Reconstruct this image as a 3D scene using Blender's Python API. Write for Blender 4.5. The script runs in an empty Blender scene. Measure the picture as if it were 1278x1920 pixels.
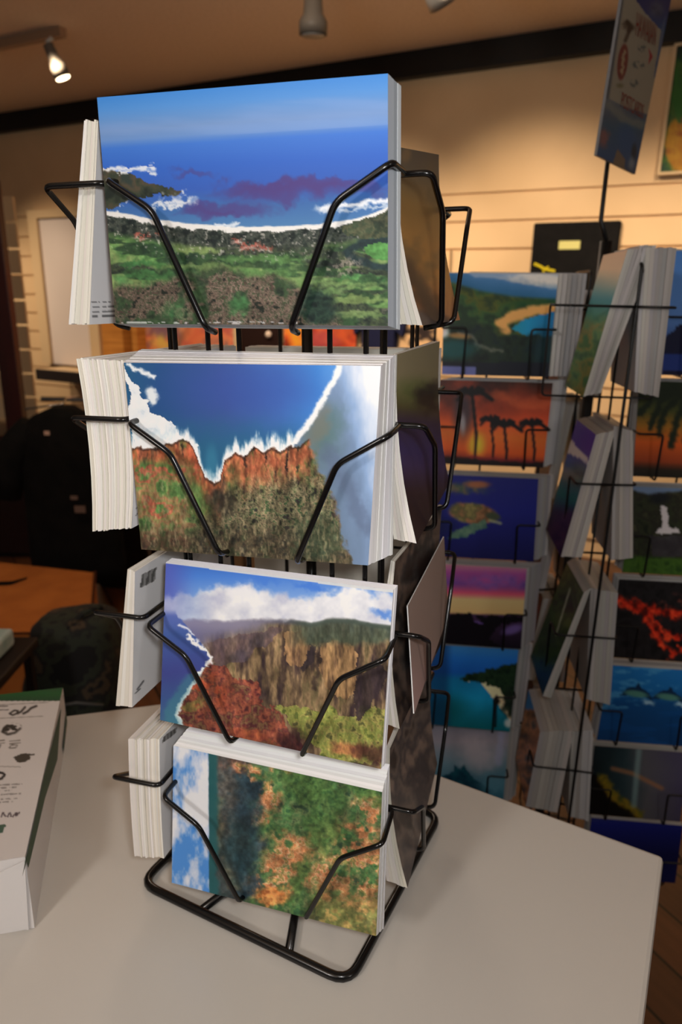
import bpy, bmesh, math, random
import numpy as np
from math import radians, sin, cos, pi, atan2
from mathutils import Vector, Matrix
random.seed(7)
SC = bpy.context.scene
COL = SC.collection

# ------------------------------------------------------------------ camera
FPX = 1325.0          # focal length in pixels of a 1278 x 1920 frame
CZ = 1.385            # camera height above the floor
TZ = 0.895            # table top height


def m3(axis, a):
    return np.array(Matrix.Rotation(a, 3, axis))


CR = m3('X', -radians(17.03)) @ m3('Y', radians(-0.91))
EYE = np.array([0, 0, CZ])
cam_d = bpy.data.cameras.new('camera')
cam_d.sensor_fit = 'VERTICAL'
cam_d.sensor_height = 36.0
cam_d.sensor_width = 24.0
cam_d.lens = 36.0 * FPX / 1920.0
cam_d.clip_start = 0.01
cam_d.dof.use_dof = True
cam_d.dof.focus_distance = 0.45
cam_d.dof.aperture_fstop = 9.0
cam = bpy.data.objects.new('camera', cam_d)
COL.objects.link(cam)
M = Matrix.Identity(4)
for i in range(3):
    M[i][0] = CR[i][0]
    M[i][1] = CR[i][2]
    M[i][2] = -CR[i][1]
    M[i][3] = EYE[i]
cam.matrix_world = M
SC.camera = cam


def ray(x, y):
    return CR @ np.array([(x - 639) / FPX, 1, -(y - 960) / FPX])


def at_z(x, y, z):
    d = ray(x, y)
    return EYE + d * ((z - CZ) / d[2])


def at_y(x, y, Y):
    d = ray(x, y)
    return EYE + d * (Y / d[1])


def at_plane(x, y, p, n):
    d = ray(x, y)
    return EYE + d * (np.dot(np.array(p) - EYE, n) / np.dot(d, n))


# ------------------------------------------------------------------ materials
def srgb(c):
    c = np.asarray(c, float) / 255.0
    return np.where(c <= 0.04045, c / 12.92, ((c + 0.055) / 1.055) ** 2.4)


MATS = {}


def mat(name, rgb, rough=0.5, spec=0.4, metal=0.0, emit=None, estr=0.0, noise=None, bump=None, coat=0.0):
    if name in MATS:
        return MATS[name]
    m = bpy.data.materials.new(name)
    m.use_nodes = True
    nt = m.node_tree
    b = nt.nodes['Principled BSDF']
    lin = [*srgb(rgb), 1]
    b.inputs['Base Color'].default_value = lin
    b.inputs['Roughness'].default_value = rough
    b.inputs['Specular IOR Level'].default_value = spec
    b.inputs['Metallic'].default_value = metal
    b.inputs['Coat Weight'].default_value = coat
    if emit is not None:
        b.inputs['Emission Color'].default_value = [*srgb(emit), 1]
        b.inputs['Emission Strength'].default_value = estr
    if noise:
        sc, rgb2, det = noise[:3]
        tc = nt.nodes.new('ShaderNodeTexCoord')
        mp = nt.nodes.new('ShaderNodeMapping')
        if len(noise) > 3:
            mp.inputs['Scale'].default_value = noise[3]
        n = nt.nodes.new('ShaderNodeTexNoise')
        n.inputs['Scale'].default_value = sc
        n.inputs['Detail'].default_value = det
        r = nt.nodes.new('ShaderNodeValToRGB')
        r.color_ramp.elements[0].position = 0.35
        r.color_ramp.elements[1].position = 0.65
        r.color_ramp.elements[0].color = lin
        r.color_ramp.elements[1].color = [*srgb(rgb2), 1]
        nt.links.new(tc.outputs['Object'], mp.inputs['Vector'])
        nt.links.new(mp.outputs['Vector'], n.inputs['Vector'])
        nt.links.new(n.outputs['Fac'], r.inputs['Fac'])
        nt.links.new(r.outputs['Color'], b.inputs['Base Color'])
        if bump:
            bp = nt.nodes.new('ShaderNodeBump')
            bp.inputs['Strength'].default_value = bump
            bp.inputs['Distance'].default_value = 0.002
            nt.links.new(n.outputs['Fac'], bp.inputs['Height'])
            nt.links.new(bp.outputs['Normal'], b.inputs['Normal'])
    MATS[name] = m
    return m


def print_mat(name, rough, spec, coat=0.0):
    m = mat(name, (255, 255, 255), rough, spec, coat=coat)
    nt = m.node_tree
    a = nt.nodes.new('ShaderNodeVertexColor')
    a.layer_name = 'print'
    nt.links.new(a.outputs['Color'], nt.nodes['Principled BSDF'].inputs['Base Color'])
    return m


PRINT = print_mat('printed_gloss_card', 0.42, 0.2)
PAPER = print_mat('printed_wrapper', 0.5, 0.3)
WIRE = mat('black_coated_wire', (9, 8, 9), 0.22, 0.5)
DWIRE = mat('dull_black_wire', (8, 8, 9), 0.4, 0.4)

# ------------------------------------------------------------------ object helpers


def tag(o, label=None, cat=None, group=None, kind=None):
    if label:
        o['label'] = label
    if cat:
        o['category'] = cat
    if group:
        o['group'] = group
    if kind:
        o['kind'] = kind
    return o


def empty(name, loc, label, cat, group=None):
    o = bpy.data.objects.new(name, None)
    o.location = loc
    o.empty_display_size = 0.05
    COL.objects.link(o)
    return tag(o, label, cat, group)


def link_mesh(name, me, m, parent=None, smooth=False):
    if m is not None:
        for mm in (m if isinstance(m, (list, tuple)) else [m]):
            me.materials.append(mm)
    o = bpy.data.objects.new(name, me)
    COL.objects.link(o)
    if parent:
        o.parent = parent
        o.matrix_parent_inverse = Matrix.Translation(-Vector(parent.location))
    if smooth:
        for p in me.polygons:
            p.use_smooth = True
    return o


class MB:
    """collects shapes given in world coordinates, built as one mesh"""

    def __init__(s):
        s.v = []
        s.f = []

    def add(s, vs, fs):
        k = len(s.v)
        s.v += [tuple(float(q) for q in x) for x in vs]
        s.f += [tuple(k + i for i in f) for f in fs]

    def hexa(s, lo, hi):
        """lo, hi: four corners each (ring order)"""
        vs = list(lo) + list(hi)
        s.add(vs, [(0, 3, 2, 1), (4, 5, 6, 7), (0, 1, 5, 4), (1, 2, 6, 5), (2, 3, 7, 6), (3, 0, 4, 7)])

    def box(s, c, sx, sy, sz, rz=0.0):
        c = np.array(c, float)
        co, si = cos(rz), sin(rz)
        q = []
        for z in (-.5, .5):
            for x, y in ((-.5, -.5), (.5, -.5), (.5, .5), (-.5, .5)):
                X, Y = x * sx, y * sy
                q.append(c + [X * co - Y * si, X * si + Y * co, z * sz])
        s.hexa(q[:4], q[4:])

    def prism(s, poly, z0, z1):
        n = len(poly)
        vs = [(x, y, z0) for x, y in poly] + [(x, y, z1) for x, y in poly]
        fs = [tuple(range(n - 1, -1, -1)), tuple(range(n, 2 * n))]
        fs += [(i, (i + 1) % n, n + (i + 1) % n, n + i) for i in range(n)]
        s.add(vs, fs)

    def tube(s, pts, r, seg=8, fillet=0.0, closed=False):
        P = [np.array(p, float) for p in pts]
        if fillet > 0:
            Q = []
            n = len(P)
            for i, p in enumerate(P):
                if not closed and i in (0, n - 1):
                    Q.append(p)
                    continue
                a, b = P[i - 1] - p, P[(i + 1) % n] - p
                la, lb = np.linalg.norm(a), np.linalg.norm(b)
                k = min(fillet, la * .45, lb * .45)
                p0, p1 = p + a / la * k, p + b / lb * k
                for t in np.linspace(0, 1, 6):
                    Q.append((1 - t) ** 2 * p0 + 2 * t * (1 - t) * p + t * t * p1)
            P = Q
        n = len(P)
        rings = []
        up = None
        for i in range(n):
            if closed:
                t = P[(i + 1) % n] - P[i - 1]
            else:
                t = P[min(i + 1, n - 1)] - P[max(i - 1, 0)]
            t = t / (np.linalg.norm(t) + 1e-12)
            if up is None:
                up = np.array([0, 0, 1.]) if abs(t[2]) < .9 else np.array([1., 0, 0])
            a = up - t * np.dot(up, t)
            a /= np.linalg.norm(a) + 1e-12
            up = a
            b = np.cross(t, a)
            rr = r[i] if isinstance(r, (list, tuple)) else r
            rings.append([P[i] + rr * (a * cos(2 * pi * j / seg) + b * sin(2 * pi * j / seg)) for j in range(seg)])
        vs = [v for ring in rings for v in ring]
        fs = []
        for i in range(n if closed else n - 1):
            k = (i + 1) % n
            for j in range(seg):
                j2 = (j + 1) % seg
                fs.append((i * seg + j, i * seg + j2, k * seg + j2, k * seg + j))
        if not closed:
            fs += [tuple(range(seg - 1, -1, -1)), tuple((n - 1) * seg + j for j in range(seg))]
        s.add(vs, fs)

    def lathe(s, c, axis, prof, seg=20):
        """prof: (distance along axis, radius) pairs, closed at both ends"""
        ax = np.array(axis, float)
        ax /= np.linalg.norm(ax)
        a = np.cross(ax, [0, 0, 1.] if abs(ax[2]) < .9 else [1., 0, 0])
        a /= np.linalg.norm(a)
        b = np.cross(ax, a)
        c = np.array(c, float)
        vs = []
        for d, r in prof:
            for j in range(seg):
                w = 2 * pi * j / seg
                vs.append(c + ax * d + r * (a * cos(w) + b * sin(w)))
        fs = []
        for i in range(len(prof) - 1):
            for j in range(seg):
                j2 = (j + 1) % seg
                fs.append((i * seg + j, i * seg + j2, (i + 1) * seg + j2, (i + 1) * seg + j))
        fs += [tuple(range(seg - 1, -1, -1)), tuple((len(prof) - 1) * seg + j for j in range(seg))]
        s.add(vs, fs)

    def mesh(s, name, origin=(0, 0, 0)):
        o = np.array(origin, float)
        me = bpy.data.meshes.new(name)
        me.from_pydata([tuple(np.array(v) - o) for v in s.v], [], s.f)
        me.update()
        bm = bmesh.new()
        bm.from_mesh(me)
        bmesh.ops.recalc_face_normals(bm, faces=bm.faces)
        bm.to_mesh(me)
        bm.free()
        return me

    def build(s, name, m, parent=None, smooth=False, origin=None, bevel=0.0):
        if parent:
            org = (0, 0, 0)
        else:
            org = origin if origin is not None else tuple(np.mean(np.array(s.v), 0))
        o = link_mesh(name, s.mesh(name, org), m, parent, smooth)
        if not parent:
            o.location = org
        if bevel:
            md = o.modifiers.new('bevel', 'BEVEL')
            md.width = bevel
            md.segments = 2
            md.limit_method = 'ANGLE'
        return o


# ------------------------------------------------------------------ painting of printed pictures
def hsh(i, j, seed):
    h = (i * 374761393 + j * 668265263 + seed * 974711) & 0xFFFFFFFF
    h = ((h ^ (h >> 13)) * 1274126177) & 0xFFFFFFFF
    return ((h ^ (h >> 16)) & 0xFFFF) / 65535.0


def vn(x, y, seed=0):
    xi, yi = np.floor(x).astype(np.int64), np.floor(y).astype(np.int64)
    fx, fy = x - xi, y - yi
    fx, fy = fx * fx * (3 - 2 * fx), fy * fy * (3 - 2 * fy)
    a, b = hsh(xi, yi, seed), hsh(xi + 1, yi, seed)
    c, d = hsh(xi, yi + 1, seed), hsh(xi + 1, yi + 1, seed)
    return (a * (1 - fx) + b * fx) * (1 - fy) + (c * (1 - fx) + d * fx) * fy


def fbm(x, y, seed=0, o=4):
    s, a, t = 0, 1.0, 0
    for k in range(o):
        s = s + a * vn(x * 2 ** k, y * 2 ** k, seed + k * 17)
        t += a
        a *= .55
    return s / t


def sst(a, b, x):
    t = np.clip((x - a) / (b - a), 0, 1)
    return t * t * (3 - 2 * t)


class Art:
    """a picture in its own coordinates; colours are the ink's sRGB"""

    def __init__(s, X, Y):
        s.X, s.Y = X, Y
        s.c = np.zeros(X.shape + (3,))

    def fill(s, col, m=None):
        col = np.asarray(col, float)
        if m is None:
            m = np.ones(s.X.shape)
        m = np.clip(m, 0, 1)[..., None]
        s.c = s.c * (1 - m) + col * m

    def grad(s, stops, t, m=None):
        t = np.clip(t, stops[0][0], stops[-1][0])
        c = np.stack([np.interp(t, [q[0] for q in stops], [q[1][k] for q in stops]) for k in range(3)], -1)
        if m is None:
            s.c = c
        else:
            m = np.clip(m, 0, 1)[..., None]
            s.c = s.c * (1 - m) + c * m

    def mottle(s, cols, scale, seed, m=None, ax=1.0, ay=1.0):
        n = fbm(s.X / scale * ax, s.Y / scale * ay, seed, 5)
        n = np.clip((n - .28) / .44, 0, 1)
        k = len(cols) - 1
        s.grad([(i / k, c) for i, c in enumerate(cols)], n, m)

    def jit(s, amp, scale, seed=3):
        dx = (fbm(s.X / scale, s.Y / scale, seed) - .5) * 2 * amp
        dy = (fbm(s.X / scale, s.Y / scale, seed + 50) - .5) * 2 * amp
        return s.X + dx, s.Y + dy

    def ell(s, cx, cy, rx, ry, soft=.3, rot=0, amp=0, sc=20):
        X, Y = s.jit(amp, sc) if amp else (s.X, s.Y)
        x, y = X - cx, Y - cy
        c_, s_ = cos(rot), sin(rot)
        x, y = x * c_ + y * s_, -x * s_ + y * c_
        d = np.sqrt((x / rx) ** 2 + (y / ry) ** 2)
        return 1 - sst(1 - soft, 1 + soft, d)

    def poly(s, pts, amp=0, sc=20, seed=3):
        X, Y = s.jit(amp, sc, seed) if amp else (s.X, s.Y)
        ins = np.zeros(X.shape, bool)
        n = len(pts)
        for i in range(n):
            (x0, y0), (x1, y1) = pts[i], pts[(i + 1) % n]
            if y0 == y1:
                continue
            k = (Y < y0) != (Y < y1)
            ins ^= k & (X < (x1 - x0) * (Y - y0) / (y1 - y0) + x0)
        return ins.astype(float)

    def curve_y(s, pts, X=None):
        X = s.X if X is None else X
        return np.interp(X, [p[0] for p in pts], [p[1] for p in pts])

    def line(s, pts, w, soft=.5, amp=0, sc=20):
        X, Y = s.jit(amp, sc) if amp else (s.X, s.Y)
        d = np.full(X.shape, 1e9)
        for (x0, y0), (x1, y1) in zip(pts[:-1], pts[1:]):
            L = (x1 - x0) ** 2 + (y1 - y0) ** 2 + 1e-9
            t = np.clip(((X - x0) * (x1 - x0) + (Y - y0) * (y1 - y0)) / L, 0, 1)
            d = np.minimum(d, np.hypot(X - x0 - t * (x1 - x0), Y - y0 - t * (y1 - y0)))
        return 1 - sst(w * (1 - soft), w * (1 + soft), d)

    def grain(s, k, scale, seed, m=1.0, ax=1., ay=1.):
        g = np.clip((fbm(s.X / scale * ax, s.Y / scale * ay, seed, 3) - .5) * 3.2, -1, 1)
        s.c = s.c * (1 + (k * g * m)[..., None])

    def n(s, scale, seed, o=4, ax=1., ay=1.):
        return fbm(s.X / scale * ax, s.Y / scale * ay, seed, o)


def homography(uv, xy):
    A, b = [], []
    for (u, v), (x, y) in zip(uv, xy):
        A += [[u, v, 1, 0, 0, 0, -u * x, -v * x], [0, 0, 0, u, v, 1, -u * y, -v * y]]
        b += [x, y]
    h = np.linalg.solve(np.array(A, float), np.array(b, float))
    return np.append(h, 1).reshape(3, 3)


def art_grid(corners, nu, nv, painter, gain):
    """linear colours on an (nv+1) x (nu+1) grid; corners TL TR BR BL are the picture's drawing coordinates"""
    U, V = np.meshgrid(np.linspace(0, 1, nu + 1), np.linspace(0, 1, nv + 1))
    H = homography([(0, 0), (1, 0), (1, 1), (0, 1)], corners)
    q = np.stack([U, V, np.ones_like(U)], -1) @ H.T
    a = Art(q[..., 0] / q[..., 2], q[..., 1] / q[..., 2])
    painter(a)
    c = srgb(np.clip(a.c, 0, 255)) * gain
    return np.clip(c, 0, .9)


# ------------------------------------------------------------------ cards
def lerp(a, b, t):
    return [np.array(p) * (1 - t) + np.array(q) * t for p, q in zip(a, b)]


def card(name, C, th, front=None, back=None, white=(236, 236, 234), m=None, bow=0.0, Cb=None):
    """C: TL TR BR BL of the front face in world space (seen from its front); th: thickness.
    front/back: (drawing corners, nu, nv, painter, gain)"""
    C = [np.array(c, float) for c in C]
    nrm = np.cross(C[1] - C[0], C[3] - C[0])
    nrm /= np.linalg.norm(nrm)            # points away from the viewer of the front
    Cb = [c + nrm * th for c in C] if Cb is None else [np.array(c, float) for c in Cb]
    vs, fs, cols = [], [], []
    wl = np.append(srgb(white), 1)

    def shell(nu, nv, off, colors, flip, faces=True, C=C):
        k = len(vs)
        U, V = np.meshgrid(np.linspace(0, 1, nu + 1), np.linspace(0, 1, nv + 1))
        P = (C[0] * ((1 - U) * (1 - V))[..., None] + C[1] * (U * (1 - V))[..., None]
             + C[2] * (U * V)[..., None] + C[3] * ((1 - U) * V)[..., None])
        P = P + nrm * off + nrm * (bow * 4 * V * (1 - V))[..., None]
        vs.extend(map(tuple, P.reshape(-1, 3)))
        if colors is None:
            cols.extend([wl] * ((nu + 1) * (nv + 1)))
        else:
            cols.extend(np.concatenate([colors.reshape(-1, 3), np.ones(((nu + 1) * (nv + 1), 1))], 1))
        for j in range(nv if faces else 0):
            for i in range(nu):
                a = k + j * (nu + 1) + i
                f = (a, a + nu + 1, a + nu + 2, a + 1)
                fs.append(f[::-1] if flip else f)
        return k

    ng = 6
    if front:
        cr, nu, nv, pf, g = front
        shell(nu, nv, -.0001, art_grid(cr, nu, nv, pf, g), False)
    if back:
        cr, nu, nv, pf, g = back
        col = art_grid([cr[1], cr[0], cr[3], cr[2]], nu, nv, pf, g)
        shell(nu, nv, .0001, col, True, True, Cb)
    a = shell(ng, ng, 0.0, None, False, not front)
    b = shell(ng, ng, 0.0, None, True, not back, Cb)
    w_ = ng + 1
    rim = [j for j in range(w_)] + [j * w_ + ng for j in range(1, w_)] + [ng * w_ + j for j in range(ng - 1, -1, -1)] + [j * w_ for j in range(ng - 1, 0, -1)]
    for p, q in zip(rim, rim[1:] + rim[:1]):                   # rims
        fs.append((a + p, a + q, b + q, b + p))
    org = np.mean(np.array(C), 0)
    me = bpy.data.meshes.new(name)
    me.from_pydata([tuple(np.array(v) - org) for v in vs], [], fs)
    at = me.color_attributes.new('print', 'FLOAT_COLOR', 'POINT')
    at.data.foreach_set('color', np.array(cols, dtype=np.float32).ravel())
    me.update()
    o = link_mesh(name, me, m or PRINT)
    o.location = org
    return o


def stack(F, B, n, label_front, group, label_in, front=None, back=None, label_back=None, th=None, jitter=.0006,
          tone=((226, 224, 216), (244, 243, 240)), bow=0.0, name='postcard', mid=None):
    """n cards from front corners F to back corners B (TL TR BR BL each)"""
    d = np.linalg.norm(np.mean(np.array(B), 0) - np.mean(np.array(F), 0)) / max(n - 1, 1)
    nr = np.cross(np.array(F[1]) - F[0], np.array(F[3]) - F[0])
    nr /= np.linalg.norm(nr)
    dn = abs(np.dot(np.mean(np.array(B), 0) - np.mean(np.array(F), 0), nr)) / max(n - 1, 1)
    t_ = th or max(.0004, dn * .92)
    out = []
    for i in range(n):
        q = lerp(F, B, i / max(n - 1, 1))
        if 0 < i < n - 1 and jitter:
            e1 = (q[1] - q[0]) / np.linalg.norm(q[1] - q[0])
            e2 = (q[0] - q[3]) / np.linalg.norm(q[0] - q[3])
            s = e1 * random.uniform(-1, 1) * jitter + e2 * random.uniform(-.6, 1) * jitter
            q = [p + s for p in q]
        qb = None
        if th is None:
            g = [(np.array(k_) - np.array(f_)) * (.96 / max(n - 1, 1)) for f_, k_ in zip(F, B)]
            qb = [p + v for p, v in zip(q, g)]
        w = np.array(tone[0]) + (np.array(tone[1]) - np.array(tone[0])) * random.random()
        w = w + np.array([random.uniform(-3, 3), 0, random.uniform(-5, 5)])
        o = card(name, q, t_, front if i == 0 else None, back if i == n - 1 else None, w, bow=bow, Cb=qb)
        if i == 0 and label_front:
            tag(o, label_front, 'postcard', group)
        elif i == n - 1 and label_back:
            tag(o, label_back, 'postcard', group)
        else:
            tag(o, label_in, 'postcard', group)
        out.append(o)
    return out


# ------------------------------------------------------------------ the pictures printed on the cards
def art_bay(a):
    X, Y = a.X, a.Y
    top = 183 - (X - 182) * .083
    v = (Y - top) / (610 - top)
    a.grad([(0, (62, 140, 224)), (.06, (84, 150, 224)), (.15, (116, 152, 205)), (.19, (108, 150, 212)), (.225, (64, 122, 216)),
            (.32, (52, 104, 202)), (.42, (54, 96, 188)), (.5, (64, 110, 174)), (.58, (80, 128, 180))], v)
    a.fill((130, 165, 222), .5 * sst(.5, .8, a.n(160, 4, 4, .5, 4)) * (v < .2))
    # dark reefs under the water
    for cx, cy, rx, ry, k in ((545, 352, 120, 20, .75), (620, 345, 95, 12, .6), (470, 348, 60, 10, .45), (430, 388, 80, 14, .7), (365, 324, 45, 6, .5),
                              (640, 333, 40, 5, .5), (395, 400, 60, 9, .6), (690, 362, 40, 8, .4), (520, 338, 60, 6, .5)):
        a.fill((82, 62, 128), k * a.ell(cx, cy, rx, ry, .5, 0, 26, 30))
    # headland
    hl = a.poly([(150, 310), (215, 317), (255, 330), (290, 345), (330, 350), (345, 357), (335, 364), (290, 366), (262, 372), (235, 378), (214, 388), (150, 392)], 7, 12)
    a.mottle([(34, 42, 36), (58, 66, 52), (84, 74, 58), (50, 62, 56)], 26, 21, hl)
    a.fill((246, 247, 250), .9 * a.line([(150, 312), (215, 316), (262, 314), (292, 312)], 4, .8, 9, 14) * (a.n(22, 8, 4, .5, 2) > .42))
    a.fill((240, 243, 246), .9 * a.line([(225, 322), (295, 321)], 3, .8, 8, 14) * (a.n(18, 9) > .42))
    for p, w in (([(346, 354), (352, 362)], 4), ([(310, 372), (356, 376)], 9), ([(290, 384), (345, 386)], 4), ([(285, 396), (335, 390)], 3), ([(240, 382), (222, 396)], 3)):
        a.fill((244, 244, 244), .85 * a.line(p, w, .8, 14, 12) * sst(.36, .56, a.n(10, 31)))
    a.fill((244, 246, 250), .95 * a.line([(604, 391), (640, 384), (690, 379), (727, 374)], 4.2, .8, 8, 12))
    a.fill((236, 240, 246), .9 * a.ell(618, 390, 22, 6, .7, 0, 8, 9))
    a.fill((225, 232, 240), .7 * a.line([(640, 396), (690, 388), (727, 383)], 2.4, .8, 8, 10))
    # the land behind the beach
    sh = a.curve_y([(180, 396), (222, 402), (255, 408), (290, 415), (340, 422), (400, 427), (470, 429), (560, 427), (640, 419), (690, 408), (727, 392)])
    w_ = (a.n(24, 5) - .5) * 6
    a.fill((238, 236, 232), sst(-7, -4, Y - sh + w_))
    a.fill((250, 250, 250), .8 * a.line([(408, 421), (448, 419)], 3, .8, 6, 9))
    land = sst(3, 6, Y - sh + w_ * 1.6 + (a.n(7, 6) - .5) * 8)
    a.mottle([(34, 42, 38), (52, 62, 52), (72, 84, 60), (48, 58, 50), (96, 98, 84)], 16, 11, land)
    dd = Y - sh
    # tree line
    a.mottle([(28, 36, 36), (44, 54, 48), (78, 84, 76), (40, 48, 46)], 9, 12, land * (1 - sst(26, 44, dd)))
    a.mottle([(60, 98, 56), (104, 146, 84), (132, 154, 96), (88, 128, 78)], 46, 13, land * sst(.42, .5, a.n(62, 14, 3, .4, 2.2)) * sst(28, 46, dd))
    a.mottle([(36, 56, 42), (56, 84, 54), (44, 66, 48)], 16, 15, land * .95 * sst(.5, .58, a.n(44, 16, 4, .5, 1.9)) * sst(30, 50, dd))
    for y0, x0, x1, c in ((468, 330, 420, (128, 150, 92)), (484, 405, 600, (92, 132, 76)), (500, 300, 470, (108, 132, 82)), (511, 380, 560, (98, 138, 80)), (528, 480, 572, (124, 150, 92)),
                          (494, 222, 300, (64, 116, 66)), (516, 220, 330, (72, 120, 70)), (531, 590, 720, (120, 150, 92)), (520, 640, 727, (88, 148, 84)),
                          (560, 600, 722, (128, 152, 92)), (590, 610, 727, (122, 146, 92)), (545, 560, 650, (112, 146, 88))):
        a.fill(c, .85 * a.ell((x0 + x1) / 2, y0, (x1 - x0) / 2, 6.5, .5, 0, 11, 12))
    for x, y, rx, ry in ((265, 442, 15, 6), (470, 460, 22, 7), (500, 464, 12, 5), (445, 450, 9, 4), (300, 436, 8, 3)):
        a.fill((176, 96, 82), .9 * a.ell(x, y, rx, ry, .5, 0, 8, 7) * sst(.38, .48, a.n(5, 41)))
        a.fill((206, 178, 166), .6 * a.ell(x, y + 4, rx, 2.5, .5, 0, 6, 6))
    a.fill((206, 200, 190), .55 * sst(.66, .74, a.n(6, 43)) * land * (1 - sst(40, 80, dd)))
    # brown brush lower left
    br = sst(0, 22, Y - a.curve_y([(180, 526), (300, 520), (360, 504), (440, 498), (520, 506), (580, 530), (640, 585), (670, 640)]) + (a.n(30, 17) - .5) * 34)
    a.mottle([(36, 42, 36), (88, 76, 66), (120, 102, 90), (70, 72, 56), (134, 112, 102), (58, 76, 52), (84, 70, 62)], 9, 18, br)
    a.mottle([(28, 42, 34), (54, 84, 52), (40, 62, 44)], 22, 19, br * .8 * sst(.56, .68, a.n(38, 20)))
    a.fill((80, 140, 84), .7 * a.ell(450, 574, 20, 15, .6, 0, 14, 10))
    a.fill((74, 126, 76), .5 * a.ell(330, 585, 26, 14, .6, 0, 14, 10))
    a.mottle([(26, 40, 38), (46, 68, 56), (36, 54, 48)], 13, 22, a.ell(600, 575, 40, 30, .4, .4, 22, 20))
    # river and the meadow inside its bend
    a.fill((38, 56, 58), a.line([(735, 448), (692, 452), (664, 464), (652, 474), (668, 486), (700, 495), (735, 500)], 7, .5, 6, 14))
    a.fill((86, 142, 76), a.poly([(735, 452), (700, 455), (682, 464), (690, 476), (712, 486), (735, 490)], 4, 10))
    a.mottle([(44, 58, 44), (88, 90, 66), (60, 74, 54)], 11, 23, a.poly([(735, 388), (705, 402), (670, 412), (640, 424), (650, 440), (690, 444), (735, 440)], 8, 12))
    a.mottle([(40, 66, 48), (70, 104, 64)], 9, 24, a.ell(690, 525, 36, 8, .4, -.15, 10, 10))
    a.fill((188, 172, 158), .55 * sst(.52, .62, a.n(7, 44)) * a.ell(645, 500, 40, 18, .5, 0, 10, 10))
    a.grain(.13, 6, 91, land)
    a.grain(.10, 22, 92, land, .6, 1.6)
    a.fill((226, 226, 228), .7 * sst(.5, .56, a.n(9, 45, 3, 1, 3)) * (Y > 603) * (Y < 607) * (X < 560))


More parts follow.
